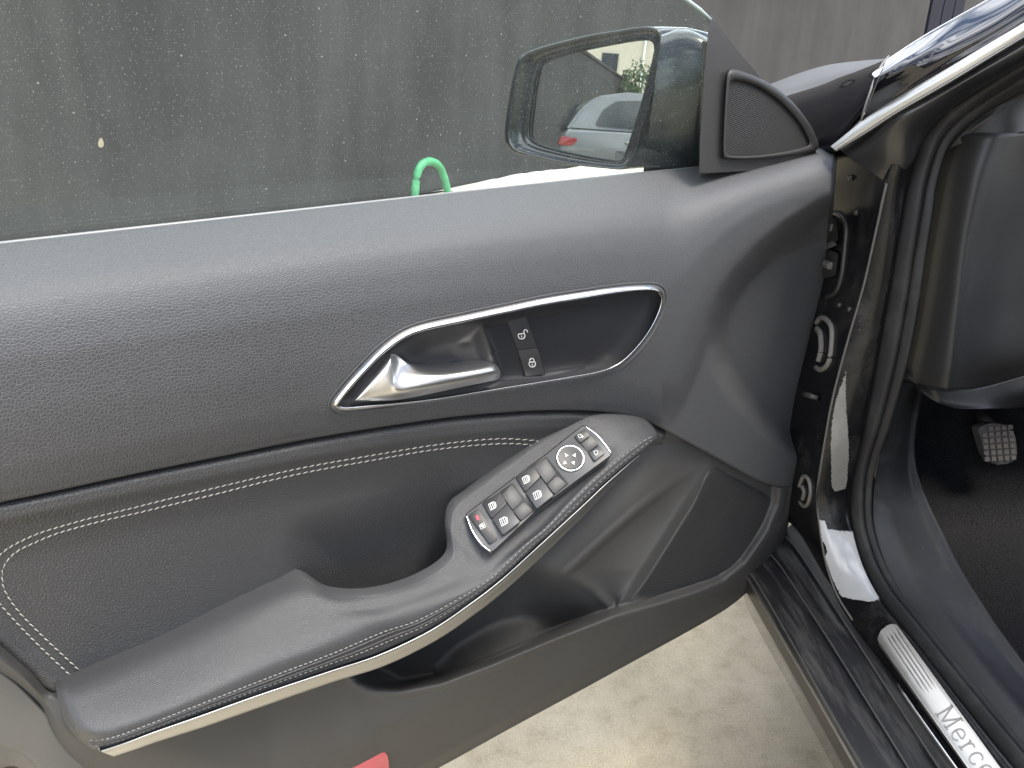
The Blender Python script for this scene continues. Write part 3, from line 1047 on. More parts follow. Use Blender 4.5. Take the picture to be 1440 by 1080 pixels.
for i in range(BN):
    x, y = BEZ_S[i]
    a, b = BEZ_S[i - 1], BEZ_S[(i + 1) % BN]
    tx, ty = b - a
    l = math.hypot(tx, ty); nx, ny = ty / l, -tx / l
    if inside(BEZ_IN, x + nx * 4, y + ny * 4) is False: nx, ny = -nx, -ny
    GK.append([bm2.verts.new(D(x + nx * o, y + ny * o, w_at(x + nx * o, y + ny * o) + h)) for o, h in ((-5.2, -.002), (-4.6, .0007), (-3.2, .0009), (-1.6, .0002), (-.6, -.002))])
for i in range(BN):
    for j in range(4):
        bm2.faces.new((GK[i][j], GK[(i + 1) % BN][j], GK[(i + 1) % BN][j + 1], GK[i][j + 1]))
finish(bm2, 'handle_gasket', M_LEATHER, door)
finish(bm, 'handle_bezel', plain('satin_chrome', (0.86, 0.86, 0.86), 0.2, metal=1), door)

HC = lambda x, y: (440 + x * 0.3611, 370 + y * 0.3611)
BOWL = [HC(*p) for p in [(270, 400), (330, 330), (430, 275), (560, 243), (655, 235), (690, 330), (735, 440), (640, 500), (450, 530), (300, 530), (250, 470)]]
BOWL2 = [HC(*p) for p in [(300, 395), (420, 290), (560, 255), (625, 250), (628, 330), (640, 420), (560, 450), (380, 440)]]
FLAT = [HC(*p) for p in [(668, 240), (900, 195), (1110, 160), (1210, 150), (1150, 260), (1060, 410), (900, 440), (745, 452), (720, 380)]]


def w_handle(x, y):
    w = w_at(x, y) - 0.004
    w -= 0.011 * sst(-8, 26, sd(BOWL, x, y))
    w -= 0.008 * sst(-16, 46, sd(BOWL2, x, y))
    w -= 0.0045 * sst(-3, 5, sd(FLAT, x, y)) * (1 - sst(765, 850, x))
    return w


rings = []
BI = np.array(BEZ_S)
for k in range(44):
    q = (k / 43)
    rings.append([D(bcx + (x - bcx) * q, bcy + (y - bcy) * q, w_handle(bcx + (x - bcx) * q, bcy + (y - bcy) * q)) for x, y in np.vstack([BI, BI[:1]])])
finish(grid_bm(rings), 'handle_recess', M_SATINBLK, door)

LEV = [  # top edge, shoulder, ridge, belly, bottom edge
    [(160, 535, .026), (163, 534, .028), (167, 534, .029), (171, 535, .028), (176, 538, .026)],
    [(194, 489, .026), (199, 496, .030), (202, 512, .031), (204, 528, .030), (206, 538, .027)],
    [(246, 422, .026), (252, 436, .032), (256, 465, .034), (260, 508, .034), (262, 537, .029)],
    [(292, 363, .026), (298, 384, .033), (301, 430, .036), (304, 498, .037), (306, 535, .030)],
    [(310, 349, .025), (311, 376, .029), (312, 432, .034), (325, 496, .039), (334, 532, .031)],
    [(338, 367, .023), (336, 394, .026), (334, 442, .033), (354, 493, .040), (366, 527, .032)],
    [(372, 392, .023), (372, 414, .027), (374, 446, .034), (394, 485, .041), (404, 520, .033)],
    [(420, 409, .024), (423, 424, .031), (430, 446, .037), (444, 478, .041), (452, 510, .034)],
    [(500, 411, .024), (503, 425, .034), (508, 444, .040), (514, 470, .041), (518, 496, .035)],
    [(580, 404, .025), (583, 418, .036), (588, 436, .041), (592, 458, .041), (595, 480, .035)],
    [(650, 393, .025), (653, 407, .036), (658, 426, .041), (662, 446, .040), (664, 466, .034)],
    [(694, 386, .024), (698, 399, .034), (703, 418, .038), (706, 438, .037), (706, 457, .031)],
    [(713, 393, .020), (718, 405, .028), (722, 421, .031), (723, 438, .030), (720, 452, .025)],
    [(726, 408, .012), (731, 418, .016), (734, 428, .018), (733, 438, .017), (728, 446, .013)],
]
LEV = [[(*HC(x, y), w - 0.004) for x, y, w in st] for st in LEV]
loft('door_handle', LEV, 110, 34, M_SATIN, door, skirt=-DN * 0.014)


# flat fronts set on a small plane
class Plane:
    def __init__(s, a, b, c):
        s.p = a
        n = np.cross(b - a, c - a)
        n = n / np.linalg.norm(n)
        if n.dot(CAM - a) < 0: n = -n
        s.n = n

    def at(s, px, py, off=0.0):
        return on_plane(px, py, s.p, s.n, off)


def plate(name, poly, pl, mat, parent, top, depth, bev=0.0006, rnd=2.0, angle=45):
    P = [pl.at(x, y, top) for x, y in (rounded(poly, rnd) if rnd else poly)]
    return finish(prism_bm(P, -pl.n * depth, bev), name, mat, parent, angle=angle)


def strokes(name, lines, pl, off, wid, mat, parent, th=0.0003):
    """printed lines: thin raised ribbons, width in pixels"""
    bm = bmesh.new()
    for ln in lines:
        closed = ln[0] == ln[-1] and len(ln) > 2
        P = np.array(ln[:-1] if closed else ln, float)
        m = len(P)
        Lf, Rt = [], []
        for i in range(m):
            a = P[i - 1] if (closed or i > 0) else P[i]
            b = P[(i + 1) % m] if (closed or i < m - 1) else P[i]
            d = (b - a) / (np.linalg.norm(b - a) + 1e-9)
            nn = np.array([-d[1], d[0]]) * wid / 2
            Lf.append(pl.at(*(P[i] + nn), off)); Rt.append(pl.at(*(P[i] - nn), off))
        va = [bm.verts.new(p) for p in Lf]; vb = [bm.verts.new(p) for p in Rt]
        for i in range(m if closed else m - 1):
            bm.faces.new((va[i], va[(i + 1) % m], vb[(i + 1) % m], vb[i]))
    if th:
        ret = bmesh.ops.extrude_face_region(bm, geom=list(bm.faces))
        bmesh.ops.translate(bm, verts=[g for g in ret['geom'] if isinstance(g, bmesh.types.BMVert)], vec=Vector(-pl.n * th))
    return finish(bm, name, mat, parent, smooth=False)


def fill(name, polys, pl, off, mat, parent, th=0.0003):
    bm = bmesh.new()
    for po in polys:
        prism_bm([pl.at(x, y, off) for x, y in po], -pl.n * th, bm=bm)
    return finish(bm, name, mat, parent, smooth=False)


# lock buttons
q = lambda x, y: (680 + x * 0.1875, 390 + y * 0.1875)
lw = w_handle(760, 488)
LP = Plane(D(745, 450, w_handle(738, 455)), D(700 + 62, 525, w_handle(762, 520)), D(800, 470, w_handle(800, 470)))
M_LOCKB = plain('lock_button_plastic', (0.036, 0.037, 0.040), 0.42, grain=0.1, gscale=1800)
ub = plate('unlock_button', [q(172, 312), q(315, 288), q(402, 525), q(258, 545)], LP, M_LOCKB, door, 0.0028, 0.006, rnd=3.0)
lb = plate('lock_button', [q(260, 551), q(404, 530), q(460, 725), q(318, 748)], LP, M_LOCKB, door, 0.0028, 0.006, rnd=3.0)
# thin dark joint round them
plate('button_frame', [q(164, 306), q(320, 281), q(468, 729), q(312, 756)], LP, M_DARK, door, 0.0007, 0.005, bev=0.0003, rnd=3.0)


def arc(cx, cy, rx, ry, a0, a1, n, rot):
    o = []
    for a in np.linspace(R(a0), R(a1), n):
        x, y = rx * math.cos(a), ry * math.sin(a)
        o.append((cx + x * math.cos(rot) - y * math.sin(rot), cy + x * math.sin(rot) + y * math.cos(rot)))
    return o


def padlock(cx, cy, s, rot, open_):
    c_, s_ = math.cos(rot), math.sin(rot)
    T = lambda x, y: q(cx + (x * c_ - y * s_) * s, cy + (x * s_ + y * c_) * s)
    body = [T(*p) for p in [(-.5, 0), (.5, 0), (.56, .3), (.40, .72), (0, .85), (-.40, .72), (-.56, .3), (-.5, 0)]]
    L = [body, [T(0, .28), T(0, .56)]]
    if open_:
        L.append([T(x, y) for x, y in [(.45, 0), (.45, -.32), (.5, -.5), (.7, -.62), (.95, -.5), (1.0, -.32), (1.0, -.12)]])
    else:
        L.append([T(x, y) for x, y in [(-.34, -.12), (-.38, -.36), (-.2, -.58), (.1, -.62), (.32, -.5), (.36, -.3), (.36, 0)]])
    return L


strokes('icon', padlock(284, 424, 46, R(-6), True), LP, 0.0032, 1.05, M_PRINT, ub)
strokes('icon', padlock(364, 636, 44, R(-6), False), LP, 0.0032, 1.05, M_PRINT, lb)

# ---------------------------------------------------------------- switch panel on the armrest
k = lambda x, y: (630 + x * 0.20833, 580 + y * 0.20833)
TLc, TRc, BRc, BLc = k(125, 690), k(915, 92), k(1100, 275), k(290, 937)
SPL = Plane(D(*TLc, .0265), D(*TRc, .0265), D((BRc[0] + BLc[0]) / 2, (BRc[1] + BLc[1]) / 2, .0625))
print('switch panel size', np.linalg.norm(SPL.at(*TLc) - SPL.at(*TRc)), np.linalg.norm(SPL.at(*TLc) - SPL.at(*BLc)), SPL.n)
pan = [k(*p) for p in [(125, 690), (400, 482), (660, 288), (850, 138), (915, 92), (945, 100), (1000, 148), (1060, 215), (1100, 275), (1095, 290), (850, 470), (600, 655), (300, 937), (285, 937), (225, 885), (165, 800)]]
switch_panel = plate('switch_panel', pan, SPL, M_PANEL, door, 0.0033, 0.016, bev=0.0010, rnd=1.0)
finish(tube_bm([SPL.at(x, y, 0.0022) for x, y in pan], 0.0011, 6, closed=True), 'panel_joint', M_DARK, door)


def ribbon(name, pts, wd, pl, off, mat, parent, th=0.003):
    P = cr(pts, 24)
    n_ = len(P)
    A, B = [], []
    for i in range(n_):
        d = P[min(i + 1, n_ - 1)] - P[max(i - 1, 0)]
        d = d / np.linalg.norm(d)
        w_ = wd * (0.35 + 0.65 * math.sin(math.pi * (0.12 + 0.76 * i / (n_ - 1))))
        nn = np.array([-d[1], d[0]]) * w_ / 2
        A.append(P[i] + nn); B.append(P[i] - nn)
    G = [[pl.at(*A[i], off - .0012), pl.at(*(A[i] * .7 + B[i] * .3), off), pl.at(*(A[i] * .3 + B[i] * .7), off), pl.at(*B[i], off - .0012)] for i in range(n_)]
    return finish(grid_bm(G, -pl.n * th), name, mat, parent)


ribbon('end_trim', [k(122, 690), k(160, 790), k(220, 882), k(288, 940)], 3.4, SPL, 0.0044, M_CHROME, switch_panel)
ribbon('end_trim', [k(925, 92), k(1000, 148), k(1062, 218), k(1102, 275)], 3.4, SPL, 0.0044, M_CHROME, switch_panel)

child_lock = plate('child_lock_button', [k(137, 692), k(205, 648), k(336, 852), k(282, 892)], SPL, M_BUTTON, door, 0.0052, 0.006, rnd=2.5)
fill('indicator', [rounded([k(184, 697), k(200, 692), k(213, 723), k(197, 729)], 1.0)], SPL, 0.0056, M_REDLED, child_lock)
cx, cy = 233, 765
strokes('icon', [[k(cx + a, cy + b) for a, b in pl_] for pl_ in ([(-22, -2), (8, -22), (22, 6), (-10, 24), (-22, -2)], [(-12, -8), (12, 12)], [(-14, 10), (14, -10)], [(-4, -16), (4, 18)], [(-18, 4), (18, -4)])], SPL, 0.0056, 0.75, M_PRINT, child_lock)


def win_icon(cx, cy, s, parent, off):
    T = lambda a, b: k(cx + a * s, cy + b * s)
    L = [[T(*p) for p in [(-.55, -.25), (.15, -.62), (.5, -.55), (.62, -.05), (.58, .22), (-.2, .68), (-.55, -.25)]],
         [T(-.30, -.34), T(.02, .52)], [T(-.02, -.48), T(.30, .36)], [T(.28, -.5), T(.52, .20)]]
    return strokes('icon', L, SPL, off, 0.95, M_PRINT, parent)


M_WELL = plain('switch_well_plastic', (0.012, 0.012, 0.013), 0.5)
M_REST = plain('finger_rest_plastic', (0.030, 0.031, 0.034), 0.45)
M_KEY = plain('key_plastic', (0.050, 0.052, 0.056), 0.40, grain=0.1, gscale=1800)


def tilted(name, poly, off_list, mat, parent, rnd=1.6, depth=0.006, bev=0.0007):
    """key with a height of its own at every corner"""
    P = np.array(poly)
    A = np.c_[P, np.ones(len(P))]
    coef, *_ = np.linalg.lstsq(A, np.array(off_list), rcond=None)
    pts = [SPL.at(x, y, coef[0] * x + coef[1] * y + coef[2]) for x, y in rounded(poly, rnd)]
    return finish(prism_bm(pts, -SPL.n * depth, bev), name, mat, parent, angle=45)


for (dx, dy) in ((0, 0), (227, -178)):
    s_ = lambda x, y: k(x + dx, y + dy)
    finish(prism_bm([SPL.at(x, y, 0.0033) for x, y in rounded([s_(222, 612), s_(436, 474), s_(588, 662), s_(370, 836)], 1.2)], -SPL.n * 0.001, 0), 'switch_well', M_WELL, door, smooth=False)
    uk = tilted('window_switch', [s_(229, 611), s_(352, 536), s_(396, 612), s_(296, 714)], [.0042, .0048, .0058, .0062], M_BUTTON, door)
    lk = tilted('window_switch', [s_(298, 718), s_(399, 617), s_(486, 737), s_(373, 826)], [.0062, .0064, .0105, .0105], M_KEY, door)
    win_icon(297 + dx, 631 + dy, 44, uk, 0.0058)
    # lower key icon lies on the tilted key
    ic = win_icon(373 + dx, 735 + dy, 48, lk, 0.0092)
    # scooped finger rests
    tilted('finger_rest', [s_(366, 560), s_(432, 482), s_(505, 592), s_(440, 660)], [.0062, .0045, .0040, .0046], M_REST, door, depth=0.002)
    tilted('finger_rest', [s_(446, 668), s_(510, 606), s_(578, 660), s_(492, 728)], [.0062, .0050, .0042, .0050], M_REST, door, depth=0.002)

# mirror adjusting knob
kc = SPL.at(*k(823, 319))
ex = SPL.at(*k(913, 319)) - kc
rk = 0.5 * (np.linalg.norm(SPL.at(*k(913, 300)) - SPL.at(*k(732, 338)))) * 0.98
t1 = np.cross(SPL.n, UPZ); t1 /= np.linalg.norm(t1); t2 = np.cross(SPL.n, t1)


def disc(r0, h0, seg=48):
    """h0: list of (radius, height)"""
    bm = bmesh.new()
    rows = []
    for r_, h_ in h0:
        rows.append([bm.verts.new(kc + (t1 * math.cos(a) + t2 * math.sin(a)) * r_ * r0 + SPL.n * h_) for a in np.linspace(0, 2 * math.pi, seg + 1)[:-1]])
    for i in range(len(rows) - 1):
        for j in range(seg):
            bm.faces.new((rows[i][j], rows[i][(j + 1) % seg], rows[i + 1][(j + 1) % seg], rows[i + 1][j]))
    bm.faces.new(rows[-1])
    return bm


knob = finish(disc(rk, [(0.92, 0.002), (0.92, 0.0052), (0.88, 0.0058), (0.6, 0.0054), (0.2, 0.0050)]), 'mirror_knob', M_BUTTON, door, angle=50)
bm = bmesh.new()
tube_bm([kc + (t1 * math.cos(a) + t2 * math.sin(a)) * rk * 0.97 + SPL.n * 0.0040 for a in np.linspace(0, 2 * math.pi, 61)[:-1]], 0.0013, 8, closed=True, bm=bm, up=tuple(SPL.n))
finish(bm, 'ring', M_CHROME, knob)
for (x, y), tri in {(800, 288): [(-12, -14), (14, 2), (-8, 13)], (851, 289): [(-12, 0), (12, -14), (8, 14)], (790, 337): [(-2, -13), (13, 10), (-14, 12)], (845, 340): [(-14, -4), (10, -12), (8, 14)]}.items():
    fill('arrow', [[k(x + a, y + b) for a, b in tri]], SPL, 0.0060, M_PRINT, knob)

# mirror selectors
ms1 = tilted('mirror_select_button', [k(851, 158), k(922, 110), k(962, 152), k(893, 203)], [.0048, .0048, .0054, .0054], M_BUTTON, door, rnd=1.2)
tilted('mirror_select_rest', [k(897, 204), k(964, 156), k(1013, 214), k(944, 264)], [.0050, .0050, .0042, .0042], M_BUTTON, door, rnd=1.2)
ms2 = tilted('mirror_select_button', [k(947, 270), k(1015, 219), k(1060, 272), k(991, 326)], [.0046, .0046, .0064, .0064], M_KEY, door, rnd=1.6)
strokes('icon', [[k(*p) for p in [(876, 152), (893, 146), (906, 168), (888, 172), (876, 152)]], [k(*p) for p in [(893, 146), (913, 164), (906, 170)]]], SPL, 0.0058, 0.85, M_PRINT, ms1)
strokes('icon', [[k(*p) for p in [(984, 262), (1008, 257), (1012, 274), (1000, 290), (988, 276), (984, 262)]]], SPL, 0.0066, 0.85, M_PRINT, ms2)
strokes('joint_line', [[k(944, 267), k(1014, 216)], [k(896, 202), k(950, 166)]], SPL, 0.0062, 0.8, M_DARK, switch_panel, th=0.001)

# ---------------------------------------------------------------- window
wz0 = D(500, 289, -0.062)
gn = DN * math.cos(R(12)) - UPZ * math.sin(R(12))
gl_poly = [(-210, 425), (300, 370), (700, 325), (984, 290), (986, 200), (990, 110), (995, 40), (998, 28), (985, 15), (965, 0), (935, -22), (880, -55), (760, -105), (560, -165), (300, -215), (60, -245), (-210, -265)]
finish(prism_bm([on_plane(x, y, wz0, gn) for x, y in gl_poly], -gn * 0.0045), 'window_glass', M_GLASS, door, smooth=False)
ge = [on_plane(x, y, wz0, gn, -0.002) for x, y in cr(gl_poly[7:], 60)]
finish(tube_bm(ge, 0.0024, 8), 'glass_edge', plain('ground_glass_edge', (0.42, 0.50, 0.47), 0.25), door)
# belt seal along the sill
SE = [(-195, 364), (-60, 349), (200, 320), (430, 294.5), (640, 271), (800, 253.5), (985, 234)]
SEp = cr(SE, 80)
finish(tube_bm([D(x, y + 0.5, -0.054) for x, y in SEp], [(0.0017 * (1 - 0.75 * sst(560, 900, x)) + .0003, 0.0014 * (1 - .75 * sst(560, 900, x)) + .0003) for x, y in SEp], 8), 'belt_seal_bead', plain('grey_seal_bead', (0.22, 0.225, 0.23), 0.3), door)
finish(tube_bm([D(x, y + 4.0, -0.054) for x, y in SEp], 0.0018, 8), 'belt_seal', M_RUBBER, door)

# ---------------------------------------------------------------- sail panel and tweeter
SAIL = [(999, 20), (1006, 30), (1030, 62), (1062, 100), (1092, 138), (1122, 172), (1146, 204), (1150, 222), (1060, 240), (983, 246), (984, 200), (990, 110), (996, 40)]
SPn = Plane(D(1000, 240, -0.012), D(1150, 215, -0.030), D(1000, 30, -0.030))
finish(prism_bm([SPn.at(x, y) for x, y in SAIL], -DN * 0.03 + DU * 0.034, 0.002), 'sail_panel', plain('sail_plastic', (0.030, 0.029, 0.029), 0.5, grain=0.2), door, angle=40)
# raised crease on the sail
tp = [(1024, 99), (1034, 98), (1045, 101), (1068, 110), (1092, 124), (1112, 141), (1130, 162), (1144, 184), (1152, 207), (1142, 213), (1110, 219), (1060, 224), (1022, 223), (1017, 216), (1018, 170), (1021, 120)]
tg = [(1027, 115), (1034, 113), (1050, 116), (1068, 123), (1092, 139), (1112, 158), (1128, 179), (1138, 200), (1134, 206), (1100, 214), (1060, 219), (1028, 219), (1022, 213), (1023, 170), (1025, 130)]
TP, TG = cr(tp, 100, True), cr(tg, 100, True)
# align starts
rows = []
tcx, tcy = 1065, 175
TP = TP[np.argsort(np.arctan2(TP[:, 1] - tcy, TP[:, 0] - tcx))]
TG = TG[np.argsort(np.arctan2(TG[:, 1] - tcy, TG[:, 0] - tcx))]
an = np.linspace(-math.pi, math.pi, 121)


def polar(P):
    a = np.arctan2(P[:, 1] - tcy, P[:, 0] - tcx); r_ = np.hypot(P[:, 0] - tcx, P[:, 1] - tcy)
    return np.interp(an, a, r_, period=2 * math.pi)


ro, ri = polar(TP), polar(TG)
G = []
for f, h in ((0, 0.0), (0.0, 0.003), (0.12, 0.0056), (0.4, 0.0066), (0.8, 0.0062), (1.0, 0.0045), (1.04, 0.002)):
    rr = ro * (1 - f) + ri * f
    G.append([SPn.at(tcx + r_ * math.cos(a), tcy + r_ * math.sin(a), h) for a, r_ in zip(an, rr)])
tweeter = finish(grid_bm(G), 'tweeter_cover', plain('tweeter_frame', (0.028, 0.0275, 0.027), 0.5, grain=0.2), door)
G = []
for f in np.linspace(0, 1.03, 10):
    G.append([SPn.at(tcx + r_ * f * math.cos(a), tcy + r_ * f * math.sin(a), 0.0026 + 0.002 * (1 - f * f)) for a, r_ in zip(an, ri)])
finish(grid_bm(G), 'grille', M_TWEET, tweeter)

# ---------------------------------------------------------------- side mirror, outside the glass
ma, mb = D(743, 190, -0.29), D(905, 140, -0.135)
MP = Plane(D(745, 150, -0.285), D(915, 130, -0.125), D(760, 205, -0.285))
MP.p = D(835, 142, -0.20)
_d = ray(835, 142); _d = _d / np.linalg.norm(_d)
MLOOK = np.array([-0.82, -0.56, 0.07]); MLOOK = MLOOK / np.linalg.norm(MLOOK)   # what the mirror is turned towards
MP.n = (MLOOK - _d) / np.linalg.norm(MLOOK - _d)
MR = [(743, 187), (748, 140), (755, 100), (763, 86), (800, 73), (850, 62), (895, 54), (914, 54), (921, 63), (918, 85), (905, 135), (890, 185), (878, 220), (870, 228), (840, 225), (800, 217), (765, 208), (748, 200)]
HO = [(710, 187), (716, 140), (724, 100), (733, 79), (757, 67), (823, 50), (870, 42), (907, 37), (926, 40), (933, 52), (930, 90), (918, 140), (903, 190), (893, 226), (880, 238), (850, 237), (790, 230), (735, 218), (716, 210)]
mcx, mcy = 835, 142


def pol(P, m=160):
    P = cr(P, 200, True)
    a = np.arctan2(P[:, 1] - mcy, P[:, 0] - mcx)
    o = np.argsort(a)
    aa = np.linspace(-math.pi, math.pi, m + 1)
    return aa, np.interp(aa, a[o], np.hypot(P[:, 0] - mcx, P[:, 1] - mcy)[o], period=2 * math.pi)


aa, r_in = pol(MR)
_, r_out = pol(HO)
back = -MP.n                                            # away from the viewer
hin = -DN                                                # outboard
G = []
prof = [(1.0, 0.012, 1), (0.985, 0.004, 1), (0.90, -0.003, 1), (0.55, -0.006, 1), (0.10, 0.0, 1), (0.0, 0.006, 1)]
for f, dep, _ in [(0.0, 0.010, 0), (0.06, 0.0, 0), (0.30, 0.006, 0), (0.62, -0.002, 0), (0.80, -0.005, 0), (0.94, -0.004, 0), (1.0, 0.002, 0)]:
    rr = r_in * (1 - f) + r_out * f
    G.append([MP.at(mcx + r_ * math.cos(a), mcy + r_ * math.sin(a), 0) + back * dep for a, r_ in zip(aa, rr)])
# body going forwards from the rim
ctr = MP.at(mcx, mcy, 0)
fwd = DU * 0.97 + DN * 0.10
for f, dep in ((1.0, 0.02), (1.0, 0.05), (0.95, 0.085), (0.80, 0.12), (0.5, 0.145), (0.05, 0.15)):
    G.append([ctr + (MP.at(mcx + r_ * math.cos(a), mcy + r_ * math.sin(a), 0) - ctr) * f + fwd * dep for a, r_ in zip(aa, r_out)])
M_MIRB = plain('mirror_black_gloss', (0.008, 0.009, 0.011), 0.28, coat=1.0, rvar=0.08)
housing = finish(grid_bm(G), 'mirror_housing', M_MIRB, door)
# arm between housing and door
bm = bmesh.new()
arm_s = []
for x0, y0, w0, x1, y1 in ((930, 50, -.10, 905, 238), (960, 42, -.085, 935, 240), (990, 52, -.065, 975, 245), (1015, 70, -.05, 1010, 245)):
    arm_s.append([(x0, y0, w0 - .03), (x0 * .97 + x1 * .03, y0 * .97 + y1 * .03, w0), (x0 * .6 + x1 * .4, y0 * .6 + y1 * .4, w0 + .006), (x0 * .25 + x1 * .75, y0 * .25 + y1 * .75, w0), (x1, y1, w0 - 0.012), (x1, y1 + 4, w0 - .04)])
loft('mirror_arm', arm_s, 30, 30, M_MIRB, door)
# convex mirror glass
mm, nt, b, out = new_mat('mirror_silver')
b.inputs['Base Color'].default_value = (0.86, 0.88, 0.87, 1); b.inputs['Metallic'].default_value = 1; b.inputs['Roughness'].default_value = 0.008
gc = MP.at(mcx, mcy, 0)
Rm = 2.6
MTILT_U, MTILT_V = 0.0, 0.0
G = []
for f in np.linspace(0, 1.02, 22):
    row = []
    for a, r_ in zip(aa, r_in):
        p = MP.at(mcx + r_ * f * math.cos(a), mcy + r_ * f * math.sin(a), 0)
        row.append(p + back * (0.004 + np.dot(p - gc, p - gc) / (2 * Rm)))
    G.append(row)
mirror_glass = finish(grid_bm(G), 'mirror_glass', mm, housing)
rr = r_in * 0.985
finish(tube_bm([MP.at(mcx + r_ * math.cos(a), mcy + r_ * math.sin(a), 0) + back * 0.004 for a, r_ in zip(aa[:-1], rr[:-1])], 0.0016, 6, closed=True), 'glass_rim', M_RUBBER, housing)
# report of where the mirror looks
for (x, y) in ((755, 100), (835, 142), (910, 65), (865, 215), (755, 195)):
    p = MP.at(x, y); dn = MP.n + (p - gc) / Rm; dn /= np.linalg.norm(dn)
    r = ray(x, y); r /= np.linalg.norm(r); rf = r - 2 * r.dot(dn) * dn
    print('mirror', (x, y), np.round(p, 3), np.round(rf, 3))

# ================================================================== THE CAR BODY AT THE RIGHT
CAR_BASE = ZP(1150, 900, 0.0) + CL * 0.3
car = root('car', (CAR_BASE[0], CAR_BASE[1], 0.0), CAR_A, 'black car body at the open doorway: pillar, dusty sill, dashboard side and pedal', 'car')


def cl3(*pts):
    """(px, py, lat) control points to 3-D"""
    return [tuple(LAT(*p)) for p in pts]


# front pillar, painted
AP = []
for (ux, uy), (lx, ly), la, f0 in (((1248, 82), (1212, 169), .50, .72), ((1295, 52), (1272, 133), .53, .56), ((1342, 25), (1330, 97), .555, .36), ((1387, 0), (1385, 66), .58, .34), ((1450, -38), (1450, 26), .61, .36), ((1560, -110), (1560, -45), .66, .34)):
    P = lambda q: (ux * q + lx * (1 - q), uy * q + ly * (1 - q))
    row = [(lx, ly + 4, la + .008)]
    for q_ in (0, .15, .3, .45, .6, .72, .84, .93, 1.0):
        e_ = max(0.0, q_ - f0) / (1 - f0)
        row.append((*P(q_), la - .0015 * math.sin(math.pi * q_) + .040 * e_ ** 1.35))
    row.append((ux - 1, uy + 1, la + .06))
    AP.append(cl3(*row))
for L_ in (AP,):
    for _ in range(3): L_.append([tuple(2 * np.array(p) - np.array(q_)) for p, q_ in zip(L_[-1], L_[-2])])
loft3('front_pillar', AP, 60, 70, M_PAINT, car)
CS = []
for (ux, uy), (lx, ly), la in (((1168, 206), (1177, 213), .475), ((1216, 167), (1222, 187), .498), ((1255, 141), (1262, 161), .516), ((1330, 97), (1336, 118), .548), ((1385, 64), (1390, 85), .572), ((1450, 25), (1453, 47), .60), ((1560, -46), (1564, -22), .65)):
    P = lambda q: (ux * (1 - q) + lx * q, uy * (1 - q) + ly * q)
    CS.append(cl3((*P(0), la + .004), (*P(.05), la - .002), (*P(.35), la - .004), (*P(.72), la - .002), (*P(.80), la - .0005), (*P(.86), la - .003), (*P(1), la + .002)))
for _ in range(3): CS.append([tuple(2 * np.array(p) - np.array(q_)) for p, q_ in zip(CS[-1], CS[-2])])
loft3('door_frame_strip', CS, 60, 24, plain('dull_silver_strip', (0.50, 0.50, 0.48), 0.42, metal=1), car)
# fender behind the door
FE = []
for (ux, uy), (lx, ly), la in (((1246, 83), (1211, 170), .503), ((1230, 90), (1196, 186), .500), ((1205, 100), (1180, 210), .498), ((1180, 109), (1165, 222), .496), ((1150, 121), (1148, 230), .494), ((1090, 140), (1090, 240), .49), ((1020, 165), (1020, 260), .485)):
    P = lambda q: (ux * q + lx * (1 - q), uy * q + ly * (1 - q))
    FE.append(cl3((lx, ly, la + .02), (*P(.1), la + .002), (*P(.5), la), (*P(.8), la + .012), (*P(.93), la + .030), (*P(1.0), la + .058), (ux - 1, uy + 5, la + .085)))
fender = loft3('fender', FE, 60, 30, M_PAINT, car)
# joint between fender and pillar
J = [LAT(x, y, l) for x, y, l in cr([(1250, 79, .548), (1241, 90, .530), (1231, 110, .512), (1223, 132, .500), (1216, 152, .496), (1211, 170, .496)], 24)]
finish(tube_bm(J, [0.0011 + 0.0007 * sst(0, 8, i) * (1 - sst(8, 22, i)) for i in range(24)], 8), 'fender_joint', plain('joint_edge_grey', (0.16, 0.155, 0.15), 0.45), car)
# bonnet edge seen over the fender
HO_ = []
for (tx, ty), (bx, by) in (((1060, 128), (1066, 150)), ((1092, 115), (1098, 134)), ((1130, 101), (1140, 125)), ((1167, 91), (1178, 112)), ((1205, 86), (1214, 100)), ((1240, 83), (1246, 88)), ((1280, 82), (1284, 86))):
    HO_.append([tuple(YP(bx, by + 8, 1.60)), tuple(YP(bx, by, 1.64)), tuple(YP((tx + bx) / 2, (ty * .6 + by * .4), 1.75)), tuple(YP(tx, ty, 2.1)), tuple(YP(tx, ty + 2, 2.3))])
M_BONNET = plain('dusty_black_bonnet', (0.04, 0.04, 0.041), 0.55, spec=0.3, var=0.1)
loft3('bonnet', HO_, 40, 24, M_BONNET, car)

# hinge pillar: outer face
J1 = []
for (lx, ly, y_), (rx, ry, la) in (((1150, 205, 1.10), (1254, 205, .525)), ((1150, 258, 1.10), (1247, 258, .525)), ((1145, 330, 1.09), (1232, 325, .523)), ((1135, 400, 1.08), (1215, 400, .52)), ((1122, 480, 1.06), (1192, 480, .51)),
                                 ((1105, 560, 1.05), (1171, 560, .50)), ((1100, 620, 1.04), (1160, 620, .495)), ((1095, 680, 1.02), (1150, 692, .495)), ((1095, 720, 1.0), (1152, 735, .50)), ((1118, 742, .97), (1161, 789, .505)), ((1140, 775, .93), (1177, 836, .51))):
    a, b = YP(lx, ly, y_), LAT(rx, ry, la)
    J1.append([tuple(a), tuple(a * .66 + b * .34 + CF * .012), tuple(a * .3 + b * .7 + CF * .014), tuple(b * .94 + a * .06 + CF * .008), tuple(b)])
hinge_pillar = loft3('hinge_pillar', J1, 70, 20, M_JAMB, car)
